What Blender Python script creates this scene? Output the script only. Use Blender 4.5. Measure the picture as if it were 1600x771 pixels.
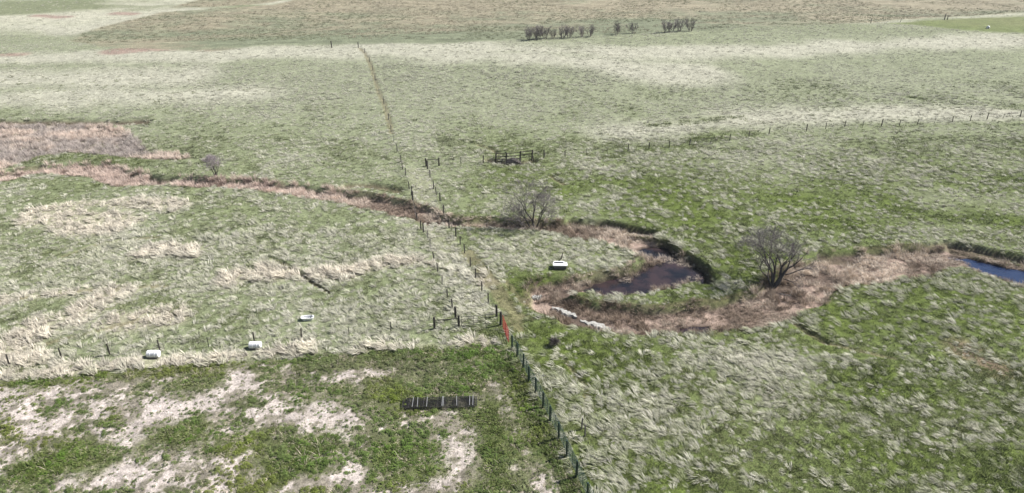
import bpy, math, random
import numpy as np

random.seed(7)
rng = np.random.default_rng(11)
scene = bpy.context.scene
for o in list(bpy.data.objects):
    bpy.data.objects.remove(o)
col = scene.collection

# ------------------------------------------------------------------ camera, sky, sun
CAM_H, PITCH, FPX = 44.0, math.radians(26.57), 1066.7
cam_data = bpy.data.cameras.new('camera')
cam = bpy.data.objects.new('camera', cam_data)
col.objects.link(cam)
cam_data.sensor_width = 36.0
cam_data.lens = 36.0 * FPX / 1600.0
cam_data.clip_start = 0.5
cam_data.clip_end = 8000.0
cam.location = (0, 0, CAM_H)
cam.rotation_euler = (math.pi / 2 - PITCH, 0, 0)
scene.camera = cam

SUN_EL, SUN_AZ = math.radians(43.0), math.radians(20.0)     # azimuth measured from +X towards +Y
sdir = (math.cos(SUN_EL) * math.cos(SUN_AZ), math.cos(SUN_EL) * math.sin(SUN_AZ), math.sin(SUN_EL))
world = bpy.data.worlds.new('World')
scene.world = world
world.use_nodes = True
wn = world.node_tree
sky = wn.nodes.new('ShaderNodeTexSky')
sky.sky_type = 'NISHITA'
sky.sun_disc = False
sky.sun_elevation = SUN_EL
sky.sun_rotation = math.pi / 2 - SUN_AZ
sky.dust_density = 1.2
wn.links.new(sky.outputs['Color'], wn.nodes['Background'].inputs['Color'])
wn.nodes['Background'].inputs['Strength'].default_value = 0.05
sun_data = bpy.data.lights.new('sun', 'SUN')
sun_data.energy = 5.0
sun_data.angle = math.radians(0.55)
sun_data.color = (1.0, 0.97, 0.925)
sun = bpy.data.objects.new('sun', sun_data)
col.objects.link(sun)
from mathutils import Vector
sun.rotation_euler = Vector(sdir).to_track_quat('Z', 'Y').to_euler()
sun.location = (60, 20, 60)
vs = scene.view_settings
vs.view_transform = 'Standard'
vs.look = 'None'
vs.exposure = 0.76
vs.gamma = 1.0
vs.use_curve_mapping = False

# ------------------------------------------------------------------ numeric helpers
def _hash(ix, iy, seed):
    h = (ix.astype(np.int64) * 374761393 + iy.astype(np.int64) * 668265263 + seed * 1442695041) & 0xffffffff
    h = ((h ^ (h >> 13)) * 1274126177) & 0xffffffff
    h = h ^ (h >> 16)
    return (h & 0xffff) / 65535.0

def vnoise(x, y, scale, seed):
    x = np.asarray(x, float) / scale
    y = np.asarray(y, float) / scale
    ix, iy = np.floor(x), np.floor(y)
    fx, fy = x - ix, y - iy
    fx = fx * fx * (3 - 2 * fx)
    fy = fy * fy * (3 - 2 * fy)
    a, b = _hash(ix, iy, seed), _hash(ix + 1, iy, seed)
    c, d = _hash(ix, iy + 1, seed), _hash(ix + 1, iy + 1, seed)
    return (a + (b - a) * fx) * (1 - fy) + (c + (d - c) * fx) * fy

def fbm(x, y, scale, seed, octv=4, gain=0.55):
    """0..1 noise, mean one half"""
    t, amp, s = 0.0, 1.0, 0.0
    ca, sa = math.cos(0.6), math.sin(0.6)
    for k in range(octv):
        t = t + amp * vnoise(x, y, scale, seed + 31 * k)
        s += amp
        amp *= gain
        scale *= 0.49
        x, y = ca * x - sa * y + 17.3, sa * x + ca * y - 9.1
    return t / s

def sstep(a, b, v):
    t = np.clip((v - a) / (b - a), 0, 1)
    return t * t * (3 - 2 * t)

def relief(x, y):
    """the lie of the land without the creek"""
    x = np.asarray(x, float)
    y = np.asarray(y, float)
    t = y - 0.18 * x
    z = 3.6 * sstep(150, 236, t) - 2.6 * sstep(240, 290, t) + 0.012 * np.clip(t - 300, 0, 900)
    z = z + 1.5 * (fbm(x, y, 55, 3, 3) - 0.5) * sstep(20, 60, y)
    z = z + 5 * sstep(400, 900, y) * (fbm(x, y, 400, 5, 2) - 0.5)
    return z

def at(u, v, dz=0.0):
    """the place on the land seen at a spot of the photograph (1600 x 771)"""
    u = np.asarray(u, float)
    v = np.asarray(v, float)
    dx, dy = (u - 800.0) / FPX, (385.5 - v) / FPX
    Y = math.cos(PITCH) + dy * math.sin(PITCH)
    Z = -math.sin(PITCH) + dy * math.cos(PITCH)
    z = np.zeros_like(Y)
    for _ in range(14):
        t = (z - CAM_H) / Z
        z = relief(t * dx, t * Y) + dz
    t = (z - CAM_H) / Z
    return t * dx, t * Y

def wpts(pix, dz=0.0):
    a = np.array(pix, float)
    x, y = at(a[:, 0], a[:, 1], dz)
    return np.stack([x, y], 1)

class Stroke:
    """band along a line on the land; half width in metres per point"""
    def __init__(s, pix, w, dz=0.0):
        s.p = wpts([q[:2] for q in pix], dz)
        s.w = np.array([q[2] if len(q) > 2 else w for q in pix], float)
        m = s.w.max() + 6
        s.lo, s.hi = s.p.min(0) - m, s.p.max(0) + m
    def sd(s, x, y):
        out = np.full(x.shape, 99.0)
        k = (x > s.lo[0]) & (x < s.hi[0]) & (y > s.lo[1]) & (y < s.hi[1])
        if not k.any():
            return out
        X, Y = x[k], y[k]
        best = np.full(X.shape, 99.0)
        for i in range(len(s.p) - 1):
            a, b = s.p[i], s.p[i + 1]
            d = b - a
            t = np.clip(((X - a[0]) * d[0] + (Y - a[1]) * d[1]) / (d @ d + 1e-9), 0, 1)
            e = np.hypot(X - a[0] - t * d[0], Y - a[1] - t * d[1]) - (s.w[i] + t * (s.w[i + 1] - s.w[i]))
            best = np.minimum(best, e)
        out[k] = best
        return out

class Area:
    """closed outline on the land, negative inside"""
    def __init__(s, pix, dz=0.0):
        s.p = wpts(pix, dz)
        s.lo, s.hi = s.p.min(0) - 12, s.p.max(0) + 12
    def sd(s, x, y):
        out = np.full(x.shape, 99.0)
        k = (x > s.lo[0]) & (x < s.hi[0]) & (y > s.lo[1]) & (y < s.hi[1])
        if not k.any():
            return out
        X, Y = x[k], y[k]
        best = np.full(X.shape, 1e9)
        ins = np.zeros(X.shape, bool)
        n = len(s.p)
        for i in range(n):
            a, b = s.p[i], s.p[(i + 1) % n]
            d = b - a
            t = np.clip(((X - a[0]) * d[0] + (Y - a[1]) * d[1]) / (d @ d + 1e-9), 0, 1)
            best = np.minimum(best, np.hypot(X - a[0] - t * d[0], Y - a[1] - t * d[1]))
            c = (a[1] > Y) != (b[1] > Y)
            xi = a[0] + (Y - a[1]) * d[0] / (d[1] if abs(d[1]) > 1e-9 else 1e-9)
            ins ^= c & (X < xi)
        out[k] = np.where(ins, -best, best)
        return out

class Spot:
    """soft oval patch"""
    def __init__(s, u, v, ru, rv):
        q = wpts([(u, v), (u - ru, v), (u + ru, v), (u, v - rv), (u, v + rv)])
        s.c = q[0]
        s.a = abs(q[2, 0] - q[1, 0]) / 2
        s.b = abs(q[3, 1] - q[4, 1]) / 2
    def mask(s, x, y):
        d = np.hypot((x - s.c[0]) / s.a, (y - s.c[1]) / s.b)
        return 1 - sstep(0.45, 1.25, d)

# ------------------------------------------------------------------ the map of the place
CREEK_DZ = -1.0
creek = Stroke([(-120, 286, 3), (0, 284, 2.6), (60, 273, 2.2), (150, 272, 3.6), (200, 287, 3.2), (260, 291, 2.1), (330, 293, 2.0), (400, 296, 2.2),
                (480, 306, 2.6), (560, 318, 2.9), (620, 331, 2.9), (680, 350, 2.2), (720, 357, 1.8), (790, 358, 1.9), (840, 361, 2.2),
                (900, 367, 3.0), (960, 376, 3.4), (1000, 388, 3.4), (1020, 400, 3.2), (1050, 420, 3.5), (1040, 436, 3.6), (1000, 445, 3.5), (950, 452, 3.0),
                (900, 454, 2.2), (865, 458, 2.4), (850, 468, 2.6), (858, 481, 3.2), (895, 495, 3.3), (950, 505, 3.2), (1010, 509, 3.2), (1100, 507, 3.3), (1160, 498, 3.5),
                (1210, 482, 3.6), (1245, 458, 4.0), (1280, 436, 4.2), (1330, 425, 4.6), (1400, 419, 4.6), (1450, 408, 3.6), (1500, 408, 3.2),
                (1550, 424, 3.8), (1620, 442, 4.0), (1750, 462, 4.0)], 3, CREEK_DZ)
marsh = Area([(-150, 200), (0, 196), (60, 195), (150, 197), (190, 204), (214, 216), (232, 238), (275, 246), (300, 251), (240, 253), (185, 252), (140, 246),
              (100, 244), (60, 252), (26, 262), (0, 268), (-150, 280)], -0.5)
POND_DZ = -1.15
pond_a = Area([(908, 452), (945, 438), (985, 431), (1010, 418), (1035, 410), (1064, 414), (1087, 430), (1083, 446), (1045, 458), (1000, 465), (955, 468), (922, 462)], POND_DZ)
pond_b = Area([(992, 393), (1014, 386), (1042, 390), (1056, 400), (1040, 406), (1010, 405)], POND_DZ)
pond_c = Area([(1478, 402), (1510, 404), (1550, 414), (1600, 424), (1720, 440), (1720, 470), (1620, 447), (1570, 441), (1535, 432), (1508, 412)], POND_DZ)
pond_d = Area([(1052, 514), (1080, 509), (1105, 510), (1110, 517), (1085, 521), (1060, 520)], -1.0)
PEN = [(-420, 640), (-120, 606), (0, 597), (60, 592), (180, 580), (300, 573), (420, 563), (560, 553), (640, 547), (700, 545), (750, 540), (790, 541),
       (800, 549), (827, 598), (849, 640), (873, 690), (900, 747), (921, 780), (980, 900), (-700, 900)]
pen = Area(PEN)
field = Area([(108, 64), (122, 54), (150, 45), (200, 32), (252, 20), (330, 14), (425, 8), (470, -2), (500, -28), (1750, -45), (1750, 0), (1600, 20), (1480, 27), (1370, 35),
              (1200, 42), (1100, 48), (1000, 53), (820, 63), (700, 68), (560, 70), (420, 70), (345, 80), (280, 79), (150, 73)])
field_b = Area([(262, 14), (300, 2), (330, -8), (480, -20), (462, -4), (420, 5), (340, 11)])
greenfield = Area([(1385, 37), (1480, 31), (1600, 26), (1750, 20), (1750, 60), (1600, 53), (1540, 50), (1480, 46), (1440, 41)])
lane = Area([(634, 262), (668, 262), (690, 325), (713, 372), (745, 435), (776, 492), (714, 494), (692, 443), (668, 375), (648, 322)])

TAN = [Stroke(p, w) for p, w in [
    ([(-60, 592), (60, 586), (180, 573), (300, 567), (420, 553), (470, 549)], 1.3),
    ([(20, 565), (110, 570), (150, 575)], 1.0),
    ([(560, 548), (700, 538), (760, 534)], 0.8),
    ([(0, 560), (30, 530), (60, 515)], 2.4),
    ([(120, 498), (150, 470), (200, 455)], 2.0),
    ([(175, 505), (240, 498), (272, 497)], 1.9),
    ([(365, 432), (420, 425), (480, 432), (550, 425), (600, 412)], 1.9),
    ([(75, 335), (115, 345), (170, 350)], 4.5),
    ([(600, 415), (660, 408), (720, 425), (760, 440)], 1.2),
    ([(0, 470), (60, 462), (200, 450), (240, 448)], 0.8),
    ([(130, 320), (230, 318), (280, 322)], 2.0),
    ([(220, 400), (270, 388), (300, 395)], 1.8),
]]
PALE = [Stroke(p, w) for p, w in [
    ([(-100, 96), (100, 90), (250, 87), (400, 83), (560, 80), (700, 84), (830, 88), (930, 100), (1000, 114), (1090, 116)], 7.5),
    ([(560, 74), (700, 74), (860, 78), (1000, 82), (1150, 79), (1280, 76), (1400, 70), (1500, 66), (1700, 62)], 7.5),
    ([(-100, 122), (60, 124), (180, 122), (280, 124)], 10),
    ([(-100, 160), (80, 150), (250, 148), (380, 146)], 7),
    ([(980, 205), (1060, 200), (1200, 186), (1350, 180), (1600, 175)], 5),
    ([(120, 50), (160, 38), (220, 24), (280, 14)], 9),
    ([(-80, 44), (60, 42), (110, 48)], 6),
]]
GREEN = [(Stroke(p, w), k) for p, w, k in [
    ([(1025, 196), (1085, 190), (1160, 184)], 2.0, 0.9),
    ([(1085, 218), (1130, 212), (1172, 208)], 2.2, 1.0),
    ([(985, 237), (1050, 231), (1090, 226)], 1.0, 0.7),
    ([(880, 302), (920, 287), (980, 280), (1020, 285)], 1.6, 0.5),
    ([(1022, 298), (1060, 305), (1075, 309)], 1.5, 1.0),
    ([(1095, 338), (1122, 335)], 1.2, 1.0),
    ([(1405, 330), (1470, 338), (1540, 345), (1640, 352)], 2.4, 0.95),
    ([(1570, 278), (1640, 282)], 2.0, 0.8),
    ([(1265, 345), (1300, 347), (1335, 352)], 1.6, 0.7),
    ([(1340, 195), (1480, 195), (1600, 192)], 1.5, 0.6),
    ([(1420, 152), (1445, 155)], 1.6, 0.8), ([(1570, 170), (1600, 168)], 2, 0.8),
    ([(690, 340), (760, 345), (790, 348)], 1.2, 0.9),
    ([(860, 348), (900, 352), (970, 360)], 1.2, 0.9),
    ([(1160, 400), (1190, 410), (1200, 430)], 3.2, 0.75),
    ([(1205, 452), (1235, 446), (1245, 430)], 1.4, 1.0),
    ([(805, 450), (825, 440), (850, 438)], 1.6, 0.9),
    ([(800, 510), (840, 520), (900, 540), (1000, 552)], 2.2, 0.75),
    ([(800, 550), (840, 560), (900, 575), (980, 585)], 1.6, 0.5),
    ([(560, 558), (640, 551), (700, 549), (760, 553), (790, 575)], 1.4, 1.0),
    ([(790, 560), (815, 610), (840, 665), (875, 730), (900, 775)], 1.5, 0.9),
    ([(745, 522), (790, 520)], 1.0, 1.0),
    ([(30, 596), (110, 588), (250, 579), (400, 566), (540, 557)], 0.6, 1.0),
    ([(0, 580), (50, 573), (110, 570)], 0.8, 0.8),
    ([(28, 424), (55, 405), (78, 394)], 0.9, 0.75),
    ([(170, 485), (215, 478), (255, 460)], 1.2, 0.75),
    ([(262, 480), (275, 478)], 1.4, 0.8),
    ([(240, 350), (300, 338), (360, 325), (420, 330)], 2.2, 0.5),
    ([(300, 500), (370, 498), (420, 505)], 1.6, 0.5),
    ([(520, 470), (560, 465), (620, 440), (680, 430)], 1.8, 0.5),
    ([(600, 490), (640, 482), (690, 475)], 1.5, 0.5),
    ([(0, 500), (20, 503)], 2, 0.5),
    ([(60, 288), (90, 290)], 2.2, 0.6), ([(125, 292), (150, 290)], 1.6, 0.7),
    ([(70, 248), (120, 246), (170, 250), (210, 256)], 3.0, 0.85),
    ([(1320, 480), (1400, 470), (1480, 480), (1560, 490)], 5, 0.4),
    ([(1360, 460), (1440, 450)], 3, 0.6),
    ([(1340, 590), (1420, 600), (1460, 612)], 2.0, 0.6),
    ([(1380, 715), (1440, 725)], 2.5, 0.6),
    ([(1570, 745), (1640, 760)], 3.0, 0.8),
    ([(900, 475), (960, 478), (1050, 470), (1100, 455)], 1.4, 0.45),
    ([(40, 735), (90, 722), (150, 712)], 1.8, 1.0),
    ([(235, 692), (290, 680)], 1.5, 0.9),
    ([(440, 725), (480, 715), (500, 700)], 1.8, 0.9),
    ([(600, 610), (660, 612), (700, 600), (730, 590)], 1.8, 0.8),
    ([(470, 625), (540, 612)], 0.9, 0.6),
    ([(620, 715), (660, 722)], 2.2, 0.7),
    ([(760, 650), (780, 720), (770, 771)], 1.9, 0.8),
    ([(280, 600), (330, 590)], 1.4, 0.7),
    ([(340, 700), (400, 690)], 1.0, 0.6),
]]
DIRT = [Spot(*q) for q in [(690, 725, 62, 45), (360, 605, 42, 24), (560, 596, 60, 16), (460, 640, 90, 30), (90, 660, 70, 20), (170, 740, 70, 25),
                           (300, 740, 70, 35), (250, 640, 60, 18), (20, 640, 40, 26), (540, 735, 50, 25), (520, 670, 70, 25), (60, 610, 60, 10), (200, 690, 60, 14)]]
TRAIL_CUT = [(Stroke(p, w), d) for p, w, d in [  # trails and rills; deep strokes are trenches shaped to darken the banks
    ([(1233, 496), (1258, 514), (1290, 534)], 0.30, 0.35),
    ([(1290, 534), (1330, 545), (1400, 560)], 0.2, 0.12),
    ([(425, 404), (450, 414), (480, 436), (515, 456)], 0.22, 0.35),
    ([(748, 226), (765, 231), (782, 241)], 0.4, 0.35),
    ([(862, 275), (882, 288)], 0.35, 0.3),
    ([(883, 560), (900, 585), (917, 606), (918, 640)], 0.2, 0.12),
    ([(780, 455), (792, 470), (806, 490), (830, 498)], 0.3, 0.12),
    ([(790, 440), (815, 470), (850, 490)], 0.25, 0.1),
    ([(732, 396), (752, 420), (775, 450), (800, 485), (806, 510)], 0.8, 0.02),
    ([(100, 400), (155, 380), (250, 370)], 0.3, 0.15),
    ([(0, 470), (120, 455), (260, 448)], 0.25, 0.08),
    ([(0, 560), (80, 535), (180, 510), (260, 490)], 0.25, 0.08),
    ([(230, 498), (265, 488), (275, 495), (270, 505)], 0.18, 0.2),
    ([(545, 290), (580, 289), (620, 297)], 0.8, 0.5),
    ([(895, 346), (940, 348), (985, 356), (1022, 364)], 0.7, 1.1),
    ([(735, 349), (790, 349), (850, 350), (885, 349)], 0.6, 0.9),
    ([(1288, 398), (1316, 400), (1345, 406)], 0.6, 0.9),
    ([(1448, 385), (1480, 380)], 0.6, 0.5),
    ([(1492, 383), (1530, 389), (1570, 398), (1640, 412)], 0.8, 1.0),
    ([(765, 250), (775, 252), (795, 255), (812, 254), (832, 250)], 0.9, 0.9),
    ([(1030, 388), (1062, 398), (1090, 416), (1102, 436)], 1.0, 1.5),
    ([(0, 191), (100, 190), (180, 192), (225, 190)], 1.3, 0.7),
    ([(612, 208), (607, 187), (600, 162), (592.5, 147), (586, 125), (582, 110), (577, 96), (570, 83), (562, 76)], 0.45, 0.12),
]]
RUST = [Stroke(p, w) for p, w in [
    ([(190, 80), (240, 76), (320, 72), (335, 75)], 5.0),
    ([(0, 86), (30, 86)], 2.0), ([(1500, 548), (1530, 560), (1560, 575)], 1.2), ([(1500, 540), (1515, 548)], 1.5),
    ([(185, 21), (207, 22)], 4.0), ([(60, 25), (100, 27)], 4.0)]]
# broad leanings of the pasture: (u, v, ru, rv, more green)
LEAN = [(Spot(u, v, a, b), k) for u, v, a, b, k in [
    (1250, 640, 560, 190, 0.17), (1350, 460, 330, 90, 0.18), (1300, 290, 420, 60, 0.10), (900, 420, 160, 60, 0.10), (760, 310, 120, 60, 0.12),
    (1060, 300, 250, 50, 0.02), (880, 545, 120, 40, 0.22), (350, 370, 450, 90, -0.03), (200, 470, 300, 80, -0.06), (560, 440, 200, 70, 0.02), (300, 140, 500, 50, -0.16),
    (1280, 185, 500, 30, -0.12), (1240, 575, 110, 26, -0.34), (1330, 630, 110, 40, -0.16), (900, 130, 330, 40, 0.03), (460, 100, 300, 14, 0.04), (150, 100, 300, 9, 0.03),
    (1400, 110, 320, 35, 0.0), (1000, 645, 140, 70, -0.06), (1560, 545, 60, 30, -0.1), (1000, 475, 130, 12, -0.05)]]

def zones(x, y):
    z = {}
    sd = creek.sd(x, y)
    sd = sd + (fbm(x, y, 3.2, 41, 3) - 0.5) * 1.6
    z['csd'] = sd
    md = marsh.sd(x, y) + (fbm(x, y, 6, 43, 3) - 0.5) * 3
    z['msd'] = md
    pond = np.minimum(np.minimum(pond_a.sd(x, y), pond_b.sd(x, y)), np.minimum(pond_c.sd(x, y), pond_d.sd(x, y)))
    z['pond'] = pond + (fbm(x, y, 1.5, 47, 2) - 0.5) * 0.8
    z['pen'] = pen.sd(x, y) + (fbm(x, y, 2.0, 49, 2) - 0.5) * 0.9
    z['field'] = np.minimum(field.sd(x, y), field_b.sd(x, y)) + (fbm(x, y, 9, 51, 2) - 0.5) * 3
    z['gfield'] = greenfield.sd(x, y) + (fbm(x, y, 9, 52, 2) - 0.5) * 3
    z['lane'] = lane.sd(x, y)
    t = np.zeros(x.shape)
    wob = (fbm(x, y, 4, 53, 3) - 0.5) * 3.0
    for s in TAN:
        t = np.maximum(t, 1 - sstep(-1.6, 1.6, s.sd(x, y) + wob * 1.3))
    t = np.maximum(t, 0.38 * (1 - sstep(-0.6, 0.3, z['lane'])) * (fbm(x, y, 3, 56, 2) > 0.33))
    z['tan'] = t
    p = np.zeros(x.shape)
    wob2 = (fbm(x, y, 18, 54, 3) - 0.5) * 14
    for s in PALE:
        p = np.maximum(p, 1 - sstep(-6, 6, s.sd(x, y) + wob2))
    z['pale'] = p
    g = np.zeros(x.shape)
    for s, k in GREEN:
        g = np.maximum(g, k * (1 - sstep(-1.8, 1.8, s.sd(x, y) + wob)))
    z['green'] = g
    d = np.zeros(x.shape)
    for s in DIRT:
        d = np.maximum(d, s.mask(x, y))
    z['dirt'] = d
    tr = np.zeros(x.shape)
    tm = np.zeros(x.shape)
    for s, dep in TRAIL_CUT:
        e = s.sd(x, y) + (fbm(x, y, 1.5, 55, 2) - 0.5) * 0.5
        m = 1 - sstep(-0.05, 0.15 + min(s.w[0], 0.8) * 0.6, e)
        tr = np.maximum(tr, dep * m)
        tm = np.maximum(tm, m)
    z['cut'], z['trail'] = tr, tm
    r = np.zeros(x.shape)
    for s in RUST:
        r = np.maximum(r, 1 - sstep(-1.5, 2.0, s.sd(x, y) + wob2 * 0.3))
    z['rust'] = r
    b = np.zeros(x.shape)
    for s, k in LEAN:
        b = b + k * s.mask(x, y)
    far = sstep(105, 190, y)
    big = fbm(x, y * 0.8, 26, 61, 4) - 0.5
    mid = fbm(x, y, 7.0, 63, 3) - 0.5
    z['g'] = np.clip(0.50 + b - 0.10 * far + 0.9 * big + 0.8 * mid + 0.45 * z['green'] - 0.5 * z['tan'] - 0.35 * p, 0, 1)
    z['g'] = np.maximum(z['g'], z['green'] * 0.85)
    return z

def carve(x, y, z):
    h = relief(x, y)
    inn = 1 - sstep(-1.25, 0.25, z['csd'])
    h = h - 1.05 * inn
    h = h - 0.6 * (1 - sstep(-2.5, 0.5, z['msd'])) * (1 - inn)
    h = np.minimum(h, relief(x, y) - 1.75 * (1 - sstep(-0.5, 1.0, z['pond'])))
    h = h - z['cut'] * (1 - 0.7 * inn)
    h = h + 0.16 * (fbm(x, y, 1.7, 71, 3) - 0.5) * sstep(0.0, 0.6, z['pond']) + 0.3 * (fbm(x, y, 6, 72, 2) - 0.5)
    return h

def ground_z(x, y):
    x = np.atleast_1d(np.asarray(x, float))
    y = np.atleast_1d(np.asarray(y, float))
    return carve(x, y, zones(x, y))

def spot3(u, v, dz=0.0):
    x, y = at(u, v, dz)
    return Vector((float(x), float(y), float(ground_z(x, y)[0])))

# ------------------------------------------------------------------ materials
def new_mat(name):
    m = bpy.data.materials.new(name)
    m.use_nodes = True
    b = m.node_tree.nodes['Principled BSDF']
    return m, m.node_tree, b

def noise_mat(name, c1, c2, scale=8.0, rough=0.8, bump=0.0, metal=0.0, detail=4.0):
    m, nt, b = new_mat(name)
    tc = nt.nodes.new('ShaderNodeTexCoord')
    n = nt.nodes.new('ShaderNodeTexNoise')
    n.inputs['Scale'].default_value = scale
    n.inputs['Detail'].default_value = detail
    nt.links.new(tc.outputs['Object'], n.inputs['Vector'])
    r = nt.nodes.new('ShaderNodeValToRGB')
    r.color_ramp.elements[0].position = 0.32
    r.color_ramp.elements[1].position = 0.68
    r.color_ramp.elements[0].color = (*c1, 1)
    r.color_ramp.elements[1].color = (*c2, 1)
    nt.links.new(n.outputs['Fac'], r.inputs['Fac'])
    nt.links.new(r.outputs['Color'], b.inputs['Base Color'])
    b.inputs['Roughness'].default_value = rough
    b.inputs['Metallic'].default_value = metal
    if bump:
        bp = nt.nodes.new('ShaderNodeBump')
        bp.inputs['Strength'].default_value = bump
        bp.inputs['Distance'].default_value = 0.05
        nt.links.new(n.outputs['Fac'], bp.inputs['Height'])
        nt.links.new(bp.outputs['Normal'], b.inputs['Normal'])
    return m

def ground_mat(name, rows=False):
    m, nt, b = new_mat(name)
    L = nt.links.new
    a = nt.nodes.new('ShaderNodeAttribute')
    a.attribute_name = 'tint'
    geo = nt.nodes.new('ShaderNodeNewGeometry')
    val = None
    hs = []
    for sc, lo, hi, det in ((0.35, 0.78, 1.22, 5), (1.7, 0.70, 1.34, 6), (7.0, 0.6, 1.45, 4)):
        n = nt.nodes.new('ShaderNodeTexNoise')
        n.inputs['Scale'].default_value = sc
        n.inputs['Detail'].default_value = det
        n.inputs['Roughness'].default_value = 0.62
        L(geo.outputs['Position'], n.inputs['Vector'])
        r = nt.nodes.new('ShaderNodeMapRange')
        r.inputs['From Min'].default_value = 0.3
        r.inputs['From Max'].default_value = 0.7
        r.inputs['To Min'].default_value = lo
        r.inputs['To Max'].default_value = hi
        L(n.outputs['Fac'], r.inputs['Value'])
        hs.append(n)
        if val is None:
            val = r.outputs['Result']
        else:
            mu = nt.nodes.new('ShaderNodeMath')
            mu.operation = 'MULTIPLY'
            L(val, mu.inputs[0])
            L(r.outputs['Result'], mu.inputs[1])
            val = mu.outputs[0]
    if rows:
        mp = nt.nodes.new('ShaderNodeMapping')
        mp.inputs['Rotation'].default_value = (0, 0, math.radians(24))
        mp.inputs['Scale'].default_value = (0.05, 0.40, 1)
        L(geo.outputs['Position'], mp.inputs['Vector'])
        n = nt.nodes.new('ShaderNodeTexNoise')
        n.inputs['Scale'].default_value = 1.0
        n.inputs['Detail'].default_value = 3
        L(mp.outputs['Vector'], n.inputs['Vector'])
        r = nt.nodes.new('ShaderNodeMapRange')
        r.inputs['From Min'].default_value = 0.3
        r.inputs['From Max'].default_value = 0.7
        r.inputs['To Min'].default_value = 0.80
        r.inputs['To Max'].default_value = 1.2
        L(n.outputs['Fac'], r.inputs['Value'])
        mu = nt.nodes.new('ShaderNodeMath')
        mu.operation = 'MULTIPLY'
        L(val, mu.inputs[0])
        L(r.outputs['Result'], mu.inputs[1])
        val = mu.outputs[0]
    mix = nt.nodes.new('ShaderNodeVectorMath')
    mix.operation = 'SCALE'
    L(a.outputs['Color'], mix.inputs[0])
    L(val, mix.inputs['Scale'])
    L(mix.outputs['Vector'], b.inputs['Base Color'])
    b.inputs['Roughness'].default_value = 1.0
    b.inputs['Specular IOR Level'].default_value = 0.1
    bp = nt.nodes.new('ShaderNodeBump')
    bp.inputs['Strength'].default_value = 0.9
    bp.inputs['Distance'].default_value = 0.16
    L(hs[1].outputs['Fac'], bp.inputs['Height'])
    bp2 = nt.nodes.new('ShaderNodeBump')
    bp2.inputs['Strength'].default_value = 0.7
    bp2.inputs['Distance'].default_value = 0.05
    L(hs[2].outputs['Fac'], bp2.inputs['Height'])
    L(bp.outputs['Normal'], bp2.inputs['Normal'])
    L(bp2.outputs['Normal'], b.inputs['Normal'])
    return m

def blade_mat(name, trans=0.25):
    m, nt, b = new_mat(name)
    L = nt.links.new
    a = nt.nodes.new('ShaderNodeAttribute')
    a.attribute_type = 'INSTANCER'
    a.attribute_name = 'tint'
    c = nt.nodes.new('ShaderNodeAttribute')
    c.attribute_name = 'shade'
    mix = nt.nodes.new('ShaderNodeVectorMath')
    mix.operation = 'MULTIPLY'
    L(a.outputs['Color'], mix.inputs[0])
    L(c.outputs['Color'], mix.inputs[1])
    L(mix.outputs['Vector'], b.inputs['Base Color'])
    b.inputs['Roughness'].default_value = 0.7
    b.inputs['Specular IOR Level'].default_value = 0.25
    tr = nt.nodes.new('ShaderNodeBsdfTranslucent')
    L(mix.outputs['Vector'], tr.inputs['Color'])
    ms = nt.nodes.new('ShaderNodeMixShader')
    ms.inputs['Fac'].default_value = trans
    L(b.outputs['BSDF'], ms.inputs[1])
    L(tr.outputs['BSDF'], ms.inputs[2])
    L(ms.outputs['Shader'], nt.nodes['Material Output'].inputs['Surface'])
    return m

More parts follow.
